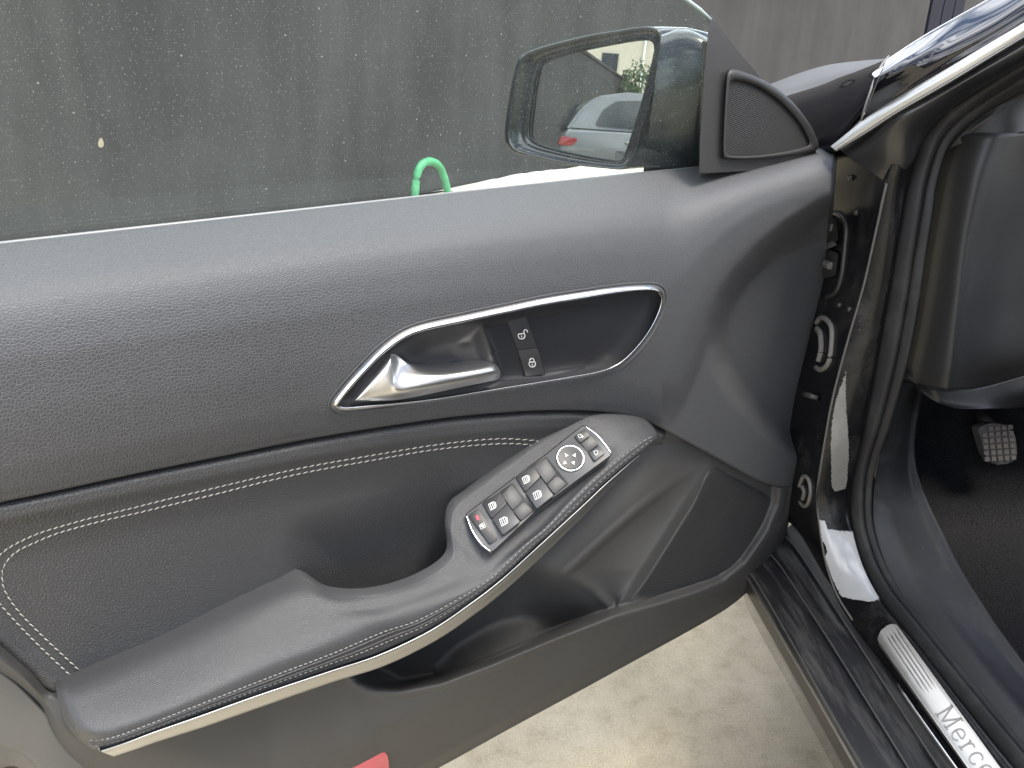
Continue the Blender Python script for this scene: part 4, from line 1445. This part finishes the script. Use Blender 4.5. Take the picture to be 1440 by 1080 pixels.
# inner jamb, curving round into the sill
J2 = []
FL = [(1262, 205, .527), (1247, 258, .525), (1232, 325, .523), (1215, 400, .52), (1192, 480, .51), (1171, 560, .50), (1160, 620, .495), (1152, 670, .495), (1149, 700, .497), (1152, 735, .50), (1161, 789, .505), (1177, 836, .51), (1199, 872, .515), (1222, 902, .52), (1290, 990, .525), (1361, 1080, .528), (1465, 1210, .53)]
FR = [(1296, 205, .555), (1280, 258, .553), (1268, 325, .55), (1256, 400, .55), (1242, 480, .548), (1228, 560, .546), (1216, 620, .545), (1204, 670, .545), (1200, 700, .545), (1202, 738, .545), (1216, 789, .546), (1240, 836, .548), (1272, 878, .55), (1296, 905, .552), (1362, 990, .556), (1440, 1085, .56), (1560, 1215, .565)]
for i, ((ax, ay, al), (bx, by, bl)) in enumerate(zip(FL, FR)):
    a, b = LAT(ax, ay, al), LAT(bx, by, bl)
    up = sst(8.0, 12.0, i)
    bul = (-CF * (1 - up) + UPZ * up) * (0.004 + 0.006 * up)
    J2.append([tuple(a - (-CF * .6 * (1 - up) + UPZ * up) * .006), tuple(a), tuple(a * .75 + b * .25 + bul), tuple(a * .4 + b * .6 + bul), tuple(b * .9 + a * .1), tuple(b + CF * .02 * (1 - up) - UPZ * .02 * up)])
loft3('door_jamb', J2, 120, 26, M_JAMB, car)
finish(tube_bm([LAT(*p) for p in cr(FL[1:13], 80)], 0.0016, 6), 'flange_edge', plain('worn_paint_edge', (0.10, 0.095, 0.085), 0.4), car)

# door seal
SLf = [(1560, 15, .665), (1440, 85, .615), (1367, 130, .588), (1330, 155, .572), (1300, 190, .562), (1281, 241, .556), (1270, 290, .552), (1258, 360, .55), (1246, 432, .549), (1232, 512, .547), (1222, 562, .546), (1211, 605, .545), (1199, 656, .545), (1196, 697, .545), (1198, 739, .545), (1212, 789, .546), (1236, 836, .548), (1269, 878, .55), (1334, 960, .554), (1440, 1090, .558), (1560, 1230, .56)]
SRt = [(1560, 62, .695), (1440, 128, .645), (1387, 160, .618), (1354, 186, .602), (1333, 214, .592), (1319, 262, .586), (1314, 300, .582), (1304, 362, .580), (1294, 432, .579), (1280, 505, .577), (1264, 562, .576), (1251, 605, .575), (1233, 656, .574), (1227, 697, .573), (1229, 739, .573), (1244, 789, .574), (1269, 836, .576), (1302, 878, .578), (1368, 960, .582), (1476, 1090, .586), (1600, 1230, .59)]
SE_ = []
for i, ((ax, ay, al), (bx, by, bl)) in enumerate(zip(SLf, SRt)):
    a, b = LAT(ax, ay, al), LAT(bx, by, bl)
    up = sst(14, 17, i)
    o = -CF * (1 - up) * .8 + UPZ * (up + .25)
    o = o / np.linalg.norm(o)
    m = lambda q, h: tuple(a * (1 - q) + b * q + o * h)
    SE_.append([m(0, -.012), m(.06, .002), m(.25, .011), m(.46, .008), m(.54, .001), m(.62, .005), m(.8, .007), m(.95, .001), m(1.02, -.008)])
M_SEAL = mat_dusty('door_seal_rubber', (0.018, 0.018, 0.018), (0.14, 0.135, 0.125), 0.25, 0.62, (14, 14, 14), 0.52, spec=0.35)
for _ in range(3): SE_.insert(0, [tuple(2 * np.array(p) - np.array(q_)) for p, q_ in zip(SE_[0], SE_[1])])
loft3('door_seal', SE_, 170, 44, M_SEAL, car)

# frame band between the bright strip and the seal
FB = []
for (lx, ly, la), (rx, ry, lb_) in (((1178, 212, .485), (1252, 262, .535)), ((1216, 192, .498), (1284, 234, .548)), ((1258, 164, .512), (1304, 190, .560)), ((1300, 140, .532), (1334, 157, .570)), ((1355, 108, .556), (1371, 131, .586)), ((1440, 56, .594), (1444, 88, .614)), ((1560, -24, .65), (1564, 20, .664))):
    a, b = LAT(lx, ly, la), LAT(rx, ry, lb_)
    FB.append([tuple(LAT(lx - 6, ly - 11, la + .006)), tuple(a + CL * .005), tuple(a * .8 + b * .2 - CF * .006), tuple(a * .45 + b * .55 - CF * .010), tuple(a * .1 + b * .9 - CF * .004), tuple(b + CF * .01)])
for _ in range(3): FB.append([tuple(2 * np.array(p) - np.array(q_)) for p, q_ in zip(FB[-1], FB[-2])])
loft3('frame_band', FB, 50, 20, plain('frame_band_black', (0.014, 0.014, 0.015), 0.32, coat=0.3, var=0.35, rvar=0.1), car)

# dashboard side
DS = []
for row in ([(1347, 200, .605), (1365, 197, .600), (1392, 192, .606), (1418, 188, .630), (1470, 184, .70), (1560, 178, .82)],
            [(1331, 250, .598), (1348, 250, .592), (1374, 250, .596), (1398, 250, .622), (1450, 248, .70), (1560, 240, .82)],
            [(1314, 340, .594), (1330, 340, .588), (1356, 340, .592), (1374, 340, .616), (1430, 338, .70), (1560, 330, .82)],
            [(1299, 430, .592), (1316, 430, .586), (1344, 430, .590), (1360, 430, .612), (1420, 425, .70), (1560, 415, .82)],
            [(1285, 500, .590), (1302, 504, .584), (1334, 507, .590), (1352, 507, .612), (1415, 500, .70), (1560, 470, .82)],
            [(1275, 536, .590), (1292, 541, .586), (1326, 547, .592), (1346, 548, .614), (1400, 540, .70), (1560, 492, .82)]):
    DS.append(cl3(*row))
loft3('dash_side_panel', DS, 60, 50, M_DASH, car, skirt=CF * .05)
UD = [cl3((1326, 222, .592), (1347, 204, .600), (1418, 190, .635), (1470, 184, .70), (1560, 178, .82)),
      cl3((1352, 188, .60), (1385, 172, .615), (1430, 158, .645), (1480, 146, .71), (1560, 130, .82)),
      cl3((1387, 160, .617), (1420, 142, .635), (1460, 122, .665), (1500, 104, .73), (1560, 85, .82)),
      cl3((1440, 126, .645), (1480, 104, .665), (1520, 84, .70), (1560, 66, .76), (1600, 50, .82))]
loft3('pillar_trim', UD, 36, 30, M_DASH, car, skirt=CF * .04)
LD = [cl3((1288, 541, .625), (1320, 549, .64), (1370, 548, .70), (1440, 528, .80), (1560, 490, .9)),
      cl3((1302, 556, .63), (1330, 566, .65), (1380, 566, .71), (1440, 552, .80), (1560, 530, .9)),
      cl3((1318, 566, .64), (1345, 574, .66), (1390, 575, .72), (1440, 572, .81), (1560, 552, .9))]
loft3('under_dash_panel', LD, 20, 40, M_KICK, car, skirt=CF * .25)

# kick panel running into the inner sill trim
KP = []
for (lx, ly, la), (rx, ry, lb_) in (((1262, 540, .578), (1297, 540, .665)), ((1252, 590, .577), (1284, 610, .66)), ((1236, 645, .576), (1286, 660, .66)), ((1229, 697, .575), (1303, 705, .66)), ((1231, 739, .575), (1325, 750, .662)), ((1246, 789, .576), (1350, 800, .664)), ((1271, 836, .578), (1378, 845, .666)), ((1304, 880, .58), (1408, 890, .668)), ((1370, 960, .584), (1462, 960, .672)), ((1478, 1090, .588), (1580, 1090, .68)), ((1600, 1230, .592), (1700, 1230, .69))):
    a, b = LAT(lx, ly, la), LAT(rx, ry, lb_)
    KP.append([tuple(a - UPZ * .004), tuple(a * .75 + b * .25 + UPZ * .004 - CF * .004), tuple(a * .5 + b * .5 + UPZ * .002 - CF * .004), tuple(a * .2 + b * .8), tuple(b), tuple(b + CF * .10 - UPZ * .05)])
loft3('kick_panel', KP, 90, 30, M_KICK, car)
# footwell
G = []
for i in range(25):
    row = []
    for j in range(37):
        lat_ = 0.60 + 0.75 * i / 24
        yy = -0.2 + 1.75 * j / 36
        zz = 0.275 + 0.55 * sst(1.05, 1.65, yy) + 0.05 * (1 - sst(.62, .72, lat_))
        p = CL * lat_ + CF * yy
        row.append((p[0], p[1], zz + 0.004 * math.sin(9 * lat_ + 5 * yy)))
    G.append(row)
finish(grid_bm(G), 'carpet', M_CARPET, car)
bm = bmesh.new()
for lat0, lat1, y0, y1, z0, z1 in ((0.67, 0.685, 1.0, 1.62, .25, .60), (0.66, 1.45, 1.55, 1.62, .25, .8), (1.34, 1.37, .2, 1.6, .25, .8)):
    c = CL * (lat0 + lat1) / 2 + CF * (y0 + y1) / 2 + UPZ * (z0 + z1) / 2
    box_bm(c, CL, CF, UPZ, (lat1 - lat0) / 2, (y1 - y0) / 2, (z1 - z0) / 2, bm=bm)
finish(bm, 'footwell_lining', M_CARPET, car, smooth=False)
# lower edge of the dashboard and its top, closing the footwell
c = CL * 1.06 + CF * 1.30 + UPZ * 0.74
finish(box_bm(c, CL, CF, UPZ, 0.36, 0.26, 0.15, 0.03), 'dashboard', M_DASH, car, angle=40)

# brake pedal
PY = 1.20
PPL = Plane(YP(1380, 600, PY), YP(1430, 600, PY), YP(1400, 655, PY - 0.02))
pedal = plate('brake_pedal', [(1375, 602), (1392, 595), (1416, 597), (1428, 612), (1431, 645), (1418, 652), (1396, 654), (1386, 640)], PPL, plain('pedal_rubber', (0.12, 0.11, 0.105), 0.7, grain=.4), car, 0.0, 0.02, bev=0.004, rnd=6)
bm = bmesh.new()
for r_ in range(6):
    for c_ in range(5):
        x = 1384 + c_ * 9.3 + r_ * 0.9; y = 603 + r_ * 8.6 - c_ * 0.6
        if r_ == 0 and c_ == 0: continue
        prism_bm([PPL.at(x + a, y + b, 0.004) for a, b in ((-3.4, -2.6), (3.2, -3.0), (3.6, 2.6), (-3.0, 3.0))], -PPL.n * 0.006, bm=bm)
finish(bm, 'tread', plain('pedal_tread', (0.17, 0.155, 0.145), 0.7), pedal, smooth=False)
finish(tube_bm([YP(1392, 600, PY + .02), YP(1382, 588, PY + .04), YP(1374, 565, PY + .10), YP(1370, 520, PY + .15)], (.012), 8), 'pedal_arm', M_RUBBER, car)

# sill: stepped plastic tread
RL = [  # rails from outside to inside: (px, py) by station, height
    ([(1040, 815), (1052, 837), (1100, 922), (1145, 1002), (1188, 1080), (1262, 1210)], .285),
    ([(1047, 807), (1060, 828), (1110, 915), (1158, 998), (1204, 1080), (1280, 1210)], .325),
    ([(1050, 801), (1066, 823), (1118, 912), (1166, 998), (1213, 1080), (1290, 1210)], .334),
    ([(1070, 772), (1093, 797), (1152, 887), (1213, 984), (1273, 1080), (1354, 1210)], .341),
    ([(1072, 770), (1096, 795), (1156, 886), (1217, 983), (1277, 1080), (1358, 1210)], .347),
    ([(1095, 752), (1118, 776), (1180, 870), (1248, 975), (1317, 1080), (1402, 1210)], .351),
    ([(1098, 750), (1121, 774), (1183, 869), (1251, 974), (1320, 1080), (1405, 1210)], .357),
    ([(1112, 738), (1135, 764), (1200, 866), (1270, 972), (1346, 1080), (1436, 1210)], .360),
    ([(1122, 730), (1146, 757), (1210, 862), (1282, 968), (1358, 1080), (1450, 1210)], .358),
]
SS = []
for i in range(6):
    SS.append([tuple(ZP(*r_[i], z_)) for r_, z_ in RL])
S = np.linspace(0, 5, 60)
rails = [crp([st[k_] for st in SS], S) for k_ in range(len(RL))]
G = []
for i in range(60):
    row = []
    for k_ in range(len(RL) - 1):
        for q_ in (0, .08, .5, .92):
            row.append(rails[k_][i] * (1 - q_) + rails[k_ + 1][i] * q_)
    row.append(rails[-1][i])
    G.append(row)
sill = finish(grid_bm(G), 'sill_tread', M_SILL, car, angle=35)
for k_ in (2, 4, 6):
    finish(tube_bm([p + UPZ * .0006 for p in rails[k_]], 0.0012, 6), 'tread_ridge', plain('worn_ridge', (0.085, 0.083, 0.078), 0.5), car)
finish(tube_bm([p + UPZ * .001 for p in rails[1]], 0.002, 6), 'outer_bead', M_ALU, car)
# rocker side below the tread, down to the underbody
G = [[tuple(rails[0][i]), tuple(rails[0][i] - UPZ * .06 + CL * .02), tuple(rails[0][i] - UPZ * .11 + CL * .08), tuple(rails[0][i] - UPZ * .11 + CL * .5)] for i in range(60)]
finish(grid_bm(G), 'rocker_side', M_PAINT, car)

# bright sill plate with embossed lettering
ZPL = Plane(LAT(1236, 900, .517), LAT(1361, 1080, .521), LAT(1407, 1080, .546))
if ZPL.n[2] < 0: ZPL.n = -ZPL.n
plate_o = plate('sill_plate', [(1233, 899), (1239, 886), (1250, 878), (1260, 877), (1300, 932), (1407, 1080), (1500, 1209), (1456, 1212), (1361, 1080)], ZPL, M_ALU, car, 0.007, 0.010, bev=0.0012, rnd=3)
finish(tube_bm([ZPL.at(x, y, 0.004) for x, y in cr([(1262, 962), (1289, 1002), (1346, 1082), (1440, 1212)], 20)], 0.0016, 6), 'plate_bead', M_CHROME, car)
M_EMB = plain('embossed_metal', (0.33, 0.32, 0.30), 0.45, metal=1)
for k_ in range(4):
    o = np.array([1246.5 + k_ * 4.6, 893.5 - k_ * 3.2]); d = np.array([56, 84]) * (1 if k_ else .97)
    G = []
    nn = np.array([0.83, -0.55]) * 1.15
    for t in np.linspace(0, 1, 12):
        c0 = o + d * t
        wd = math.sin(math.pi * min(max(t * 8, 0), .5)) * math.sin(math.pi * min((1 - t) * 8, .5))
        G.append([ZPL.at(*(c0 + nn * a * max(wd, .1)), .007 + h * wd + .0001) for a, h in ((-1, 0), (-.4, .0011), (.4, .0011), (1, 0))])
    finish(grid_bm(G, -ZPL.n * .002), 'plate_rib', M_ALU, plate_o)
# letters: x along the plate, y across it
GL = {
    'M': (1.12, [[(.12, 0), (.12, 1)], [(.12, 1), (.52, .06)], [(.52, .06), (.92, 1)], [(.92, 0), (.92, 1)], [(0, .02), (.26, .02)], [(.76, .02), (1.08, .02)], [(0, .98), (.2, .98)], [(.86, .98), (1.08, .98)]]),
    'e': (.66, [[(.06, .36), (.56, .36), (.55, .5), (.45, .64), (.30, .68), (.15, .62), (.06, .46), (.05, .30), (.10, .12), (.25, .01), (.42, .02), (.56, .14)]]),
    'r': (.56, [[(.16, .02), (.16, .66)], [(.03, .64), (.16, .64)], [(.03, .02), (.30, .02)], [(.16, .46), (.27, .62), (.42, .67), (.50, .60)]]),
    'c': (.62, [[(.54, .54), (.44, .66), (.28, .68), (.13, .60), (.05, .44), (.05, .26), (.13, .09), (.28, .01), (.44, .04), (.55, .16)]]),
    'd': (.70, [[(.56, 1.0), (.56, .02)], [(.44, .98), (.56, .98)], [(.56, .02), (.68, .02)], [(.56, .52), (.42, .67), (.24, .66), (.10, .52), (.05, .34), (.10, .14), (.24, .01), (.42, .04), (.56, .18)]]),
    's': (.50, [[(.42, .56), (.32, .67), (.16, .67), (.07, .57), (.10, .45), (.28, .37), (.42, .28), (.44, .13), (.33, .02), (.16, .01), (.05, .13)]]),
}
bx0, by0 = 1315.0, 1003.0                 # start of the baseline
ad = np.array([0.585, 0.811]); adp = np.array([0.83, -0.50])
SCX, SCY = 27.0, 27.0
cur = 0.0
lines = []
for ch in 'Mercedes':
    wd_, ls = GL[ch]
    for ln in ls:
        sm = ln if len(ln) == 2 else [tuple(p) for p in cr(ln, len(ln) * 3)]
        lines.append([tuple(np.array([bx0, by0]) + ad * (cur + x) * SCX * (1 + .02 * cur) + adp * y * SCY * (1 + .03 * cur)) for x, y in sm])
    cur += wd_ + .10
strokes('lettering', lines, ZPL, 0.0078, 2.3, M_EMB, plate_o, th=0.001)

# hinge, grommets and screws on the pillar face
from mathutils.bvhtree import BVHTree
_pb = bmesh.new(); _pb.from_mesh(hinge_pillar.data)
_tree = BVHTree.FromBMesh(_pb)
_inv = INV[car.name]; _fwd = _inv.inverted()
_pb.free()


def on_pillar(px, py, lift=0.0):
    o = _inv @ Vector(CAM)
    d = (_inv.to_3x3() @ Vector(ray(px, py))).normalized()
    loc, nor, idx, dist = _tree.ray_cast(o, d)
    if loc is None: return YP(px, py, 0.95)
    return np.array(_fwd @ (loc - d * lift))


M_HARDW = plain('dusty_black_hardware', (0.035, 0.034, 0.032), 0.4, var=0.4)
finish(tube_bm([on_pillar(x, y, .002) for x, y in cr([(1160, 304), (1172, 299), (1184, 304), (1190, 320), (1188, 350), (1184, 385), (1176, 410), (1163, 418)], 40)], .0032, 8), 'hinge_bracket', M_HARDW, car)
finish(prism_bm([on_pillar(x, y, .010) for x, y in rounded([(1158, 310), (1176, 308), (1180, 338), (1158, 350)], 5)], CF * .03, .002), 'hinge_leaf', M_HARDW, car, angle=40)
finish(prism_bm([on_pillar(x, y, .012) for x, y in [(1158, 349), (1175, 341), (1177, 345), (1159, 353)]], CF * .01, .0005), 'hinge_pin', M_SATIN, car, smooth=False)
finish(prism_bm([on_pillar(x, y, .008) for x, y in rounded([(1160, 360), (1180, 356), (1176, 388), (1156, 392)], 4)], CF * .02, .002), 'hinge_leaf', M_HARDW, car, angle=40)
for bx_, by_ in ((1169, 320), (1168, 374)):
    c0 = on_pillar(bx_, by_, .016)
    finish(tube_bm([c0, c0 + CF * .014], .0055, 6), 'hinge_bolt', M_GROMMET, car, smooth=False)
for pts, rad in (([(1148, 455), (1154, 447), (1163, 450), (1170, 464), (1168, 500), (1163, 514), (1154, 520), (1147, 516)], .0036), ([(1149, 462), (1154, 470), (1155, 492), (1151, 508)], .0042), ([(1124, 684), (1130, 670), (1137, 674), (1140, 690), (1137, 706), (1131, 712), (1125, 706)], .0028), ([(1128, 684), (1131, 692), (1129, 702)], .003)):
    finish(tube_bm([on_pillar(x, y, rad) for x, y in cr(pts, 30)], rad, 8), 'cable_grommet', M_GROMMET, car)
# door check strap from the pillar towards the door
finish(tube_bm([on_pillar(1150, 560, .004), on_pillar(1138, 556, .03), D(1126, 552, -.03)], (.004), 6), 'check_strap', M_HARDW, car)
for sx_, sy_ in ((1206, 300), (1196, 436), (1182, 430), (1198, 250)):
    c0 = on_pillar(sx_, sy_, .002)
    finish(tube_bm([c0, c0 + CF * .004], .0035, 10), 'plug', M_HARDW, car)

# rest of the car round the doorway: roof, centre pillar, rear door, seat
def cbox(name, lat0, lat1, y0, y1, z0, z1, mat, bev=0.02, parent=None):
    c = CL * (lat0 + lat1) / 2 + CF * (y0 + y1) / 2 + UPZ * (z0 + z1) / 2
    return finish(box_bm(c, CL, CF, UPZ, (lat1 - lat0) / 2, (y1 - y0) / 2, (z1 - z0) / 2, bev), name, mat, parent or car, angle=40)


G = []
for yy, zc in ((.72, 1.22), (.45, 1.36), (.0, 1.43), (-.7, 1.42), (-1.4, 1.30)):
    G.append([tuple(CL * l + CF * yy + UPZ * (zc - d)) for l, d in ((.64, .06), (.74, .015), (1.2, 0), (1.66, .015), (1.76, .06))])
finish(grid_bm(G, UPZ * .03), 'roof', M_PAINT, car)
cbox('centre_pillar', .52, .66, -.46, -.28, .30, 1.38, M_PAINT)
cbox('rear_door', .42, .52, -1.5, -.30, .22, .95, M_PAINT, .03)
cbox('sill_rear', .44, .66, -.5, .42, .20, .33, M_SILL, .015)
cbox('floor_rear', .60, 1.8, -1.5, -.15, .24, .28, M_CARPET, .01)
cbox('opposite_door', 1.78, 1.86, -1.5, .95, .22, .95, M_DASH, .02)
cbox('centre_console', 1.30, 1.52, -.5, .8, .28, .58, M_DASH, .03)
seat = root('driver_seat', tuple(CL * .98 + CF * .1 + UPZ * .28), CAR_A, 'black driver seat beside the camera, faintly mirrored in the side window', 'car seat')
M_SEAT = plain('seat_leather', (.022, .022, .024), .5, grain=.3, gscale=500)
bm = box_bm(CL * .98 + CF * .22 + UPZ * .47, CL, CF * .98 + UPZ * .15, UPZ, .25, .26, .10, .06)
finish(bm, 'cushion', M_SEAT, seat, angle=60)
rb = CF * -.22 + UPZ * .97
finish(box_bm(CL * .98 + CF * -.13 + UPZ * .82, CL, CF, rb, .24, .08, .34, .06), 'backrest', M_SEAT, seat, angle=60)
finish(box_bm(CL * .98 + CF * -.23 + UPZ * 1.27, CL, CF, UPZ, .14, .06, .09, .04), 'headrest', M_SEAT, seat, angle=60)
finish(box_bm(CL * .98 + CF * .15 + UPZ * .32, CL, CF, UPZ, .20, .22, .05, .01), 'seat_base', M_RUBBER, seat, smooth=False)

# bright sky reflections on the glossy jamb, put in as pale ragged patches
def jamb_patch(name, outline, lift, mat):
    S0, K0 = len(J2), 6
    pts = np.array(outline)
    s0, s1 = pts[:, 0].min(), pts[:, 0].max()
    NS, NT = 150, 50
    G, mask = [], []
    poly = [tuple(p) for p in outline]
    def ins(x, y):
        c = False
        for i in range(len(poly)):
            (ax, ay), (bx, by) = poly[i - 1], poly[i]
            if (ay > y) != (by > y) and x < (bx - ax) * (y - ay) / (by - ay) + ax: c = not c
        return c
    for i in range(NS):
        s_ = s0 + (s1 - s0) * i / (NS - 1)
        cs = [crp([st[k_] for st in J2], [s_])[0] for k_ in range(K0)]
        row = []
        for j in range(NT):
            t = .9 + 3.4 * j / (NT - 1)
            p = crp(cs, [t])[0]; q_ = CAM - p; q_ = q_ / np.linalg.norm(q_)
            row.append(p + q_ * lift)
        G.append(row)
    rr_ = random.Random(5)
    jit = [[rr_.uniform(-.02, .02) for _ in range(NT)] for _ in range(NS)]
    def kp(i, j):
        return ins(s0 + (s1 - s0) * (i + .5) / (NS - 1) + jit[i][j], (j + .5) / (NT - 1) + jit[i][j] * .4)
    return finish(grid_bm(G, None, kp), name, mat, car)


M_REFL = plain('pale_reflection_patch', (.40, .40, .395), .22, coat=.4, var=.12)
M_REFL2 = plain('reflection_streak_tone', (.17, .165, .15), .4, var=.35, grain=.5, gscale=160)
jamb_patch('painted_sky_reflection', [(8.9, .05), (8.9, .22), (9.15, .25), (9.2, .95), (9.8, 1.0), (10.6, 1.0), (11.0, .98), (11.25, .8), (11.45, .55), (11.35, .3), (11.1, .12), (10.4, .08), (9.9, .06), (9.75, .16), (9.55, .12), (9.5, .05)], .0022, M_REFL)  # pale colour stands in for sky mirrored at the jamb foot
jamb_patch('painted_reflection_streak', [(4.5, .22), (5.0, .14), (5.6, .16), (6.1, .22), (6.7, .32), (7.35, .40), (7.6, .48), (7.5, .72), (7.1, .74), (6.4, .66), (5.6, .5), (5.0, .36)], .0018, M_REFL2)  # painted reflection too, a dimmer streak higher up the jamb

# ================================================================== WHAT THE DOOR MIRROR SHOWS, BEHIND THE CAMERA
def mref(px, py, dist):
    p = MP.at(px, py)
    dn = MP.n + (p - gc) / Rm
    dn = dn / np.linalg.norm(dn)
    r = ray(px, py); r = r / np.linalg.norm(r)
    rf = r - 2 * r.dot(dn) * dn
    return p + rf / np.linalg.norm(rf[:2]) * dist


def flat(p): return np.array([p[0], p[1], 0.0])


T0 = flat(mref(782, 185, 5.3))
sv = flat(mref(840, 185, 9.3)) - flat(MP.p); sv /= np.linalg.norm(sv)
side = np.array([-sv[1], sv[0], 0])
if side.dot(flat(mref(900, 150, 9)) - T0) < 0: side = -side
hd = side * 0.985 + sv * 0.17; hd /= np.linalg.norm(hd)              # heading of the parked car
far = sv - hd * sv.dot(hd); far /= np.linalg.norm(far)               # away from us
suv = root('parked_car', tuple(T0), math.atan2(hd[1], hd[0]), 'silver parked car with a red tail light, seen in the door mirror', 'car')
M_SUV = plain('silver_paint', (0.17, 0.175, 0.185), 0.32, metal=0.3, coat=0.7)
M_SUVG = plain('dark_car_glass', (0.02, 0.022, 0.024), 0.06)


def sp(x, y, z): return T0 + hd * x + far * y + UPZ * z


low = [(0.10, .30), (0.0, .45), (-.03, .62), (0.02, .80), (0.10, .96), (0.16, 1.02), (1.2, 1.02), (3.0, .99), (4.1, .88), (4.45, .74), (4.55, .5), (4.5, .28), (3.95, .26), (0.6, .26)]
gre = [(0.12, 1.0), (0.32, 1.28), (0.55, 1.45), (0.95, 1.52), (1.7, 1.53), (2.4, 1.46), (2.9, 1.25), (3.25, 1.0)]
finish(prism_bm([sp(x, 0, z) for x, z in low], far * 1.78, 0.07, 3), 'body', M_SUV, suv, angle=40)
bm = bmesh.new()
a_ = [bm.verts.new(sp(x, .05 + .18 * (z - 1), z)) for x, z in gre]
b_ = [bm.verts.new(sp(x, 1.73 - .18 * (z - 1), z)) for x, z in gre]
bm.faces.new(a_); bm.faces.new(b_[::-1])
for i in range(len(gre)): bm.faces.new((a_[i], b_[i], b_[(i + 1) % len(gre)], a_[(i + 1) % len(gre)]))
bmesh.ops.bevel(bm, geom=list(bm.edges), offset=0.04, segments=2, affect='EDGES', clamp_overlap=True)
finish(bm, 'cabin', M_SUV, suv, angle=40)
for wpoly in ([(.52, 1.08), (.62, 1.28), (.80, 1.40), (1.28, 1.44), (1.30, 1.06)], [(1.35, 1.06), (1.33, 1.44), (1.9, 1.44), (2.35, 1.37), (2.6, 1.24), (2.85, 1.06)]):
    finish(prism_bm([sp(x, .035 + .18 * (z - 1), z) for x, z in rounded(wpoly, .06)], far * .03, 0), 'side_window', M_SUVG, suv, smooth=False)
finish(prism_bm([sp(x, y, z) for x, y, z in ((.075, .35, 1.05), (.28, .42, 1.34), (.28, 1.36, 1.34), (.075, 1.43, 1.05))], hd * .05, 0), 'rear_window', M_SUVG, suv, smooth=False)
finish(prism_bm([sp(x, -.012, z) for x, z in rounded([(.02, .82), (.06, .93), (.30, .91), (.22, .82)], .03)], far * .25, .01), 'tail_light', plain('tail_light_red', (.28, .012, .014), .25, coat=1), suv, angle=40)
for hx in (1.05, 2.0):
    finish(box_bm(sp(hx, -.03, .90), hd, far, UPZ, .10, .02, .018, .008), 'door_handle', M_SATIN, suv)
for wx in (.85, 3.55):
    for wy in (.10, 1.66):
        w_ = finish(tube_bm([sp(wx, wy - .12, .32), sp(wx, wy + .12, .32)], .33, 28), 'wheel', M_RUBBER, suv, angle=40)
        finish(tube_bm([sp(wx, wy - .135, .32), sp(wx, wy - .10, .32)], .21, 20), 'rim', M_SATIN, w_, angle=40)

# pale house beyond the wall
bp = flat(mref(874, 90, 24))
house = root('rendered_house', tuple(bp), math.atan2(side[1], side[0]), 'pale beige house wall reflected above the parked car in the mirror', 'house')
M_HOUSE = plain('cream_render', (0.62, 0.56, 0.46), 0.9, var=0.08)
finish(box_bm(bp + sv * 3 + UPZ * 3.2 - side * 1.0, side, sv, UPZ, 2.6, 3, 3.2, 0.03), 'wall', M_HOUSE, house, smooth=False)
finish(box_bm(bp + sv * 3 + UPZ * 6.5 - side * 1.0, side, sv, UPZ, 2.8, 3.2, 0.12, 0.03), 'roof', plain('roof_tile', (0.25, 0.10, 0.06), .9), house, smooth=False)
for dx_ in (-1.6, .3):
    wnd = finish(box_bm(bp - side * 1.0 + side * dx_ - sv * .02 + UPZ * 4.4, side, sv, UPZ, .45, .05, .6, .01), 'window', M_SUVG, house, smooth=False)
finish(tube_bm([bp + side * 1.1 - sv * .08, bp + side * 1.1 - sv * .08 + UPZ * 6.3], .06, 8), 'downpipe', M_PRINT, house)

# tree beside it
tb = flat(mref(903, 110, 17))
tree = root('garden_tree', tuple(tb), 0.0, 'dark green tree at the right edge of the mirror reflection', 'tree')
finish(tube_bm([tb, tb + UPZ * 1.2 + side * .05, tb + UPZ * 2.4 - side * .06], [.10, .075, .03], 8), 'trunk', plain('bark', (.09, .065, .045), .9), tree)
rng = random.Random(3)
bm = bmesh.new()
clumps = [(rng.uniform(-.9, .9), rng.uniform(-.9, .9), rng.uniform(1.2, 3.4), rng.uniform(.25, .5)) for _ in range(26)]
for x, y, z, r_ in clumps:
    for _ in range(75):
        v = Vector((rng.gauss(0, 1), rng.gauss(0, 1), rng.gauss(0, 1))).normalized() * r_ * rng.uniform(.5, 1)
        c0 = Vector(tb) + Vector((x, y, z)) + v
        a = Vector((rng.gauss(0, 1), rng.gauss(0, 1), rng.gauss(0, 1))).normalized()
        b = a.cross(Vector((rng.gauss(0, 1), rng.gauss(0, 1), rng.gauss(0, 1)))).normalized()
        l = rng.uniform(.05, .10)
        bm.faces.new([bm.verts.new(c0 + a * l), bm.verts.new(c0 + b * l * .5), bm.verts.new(c0 - a * l), bm.verts.new(c0 - b * l * .5)])
finish(bm, 'crown', plain('leaf_green', (.06, .10, .03), .6, var=.4), tree, smooth=False, recalc=False)
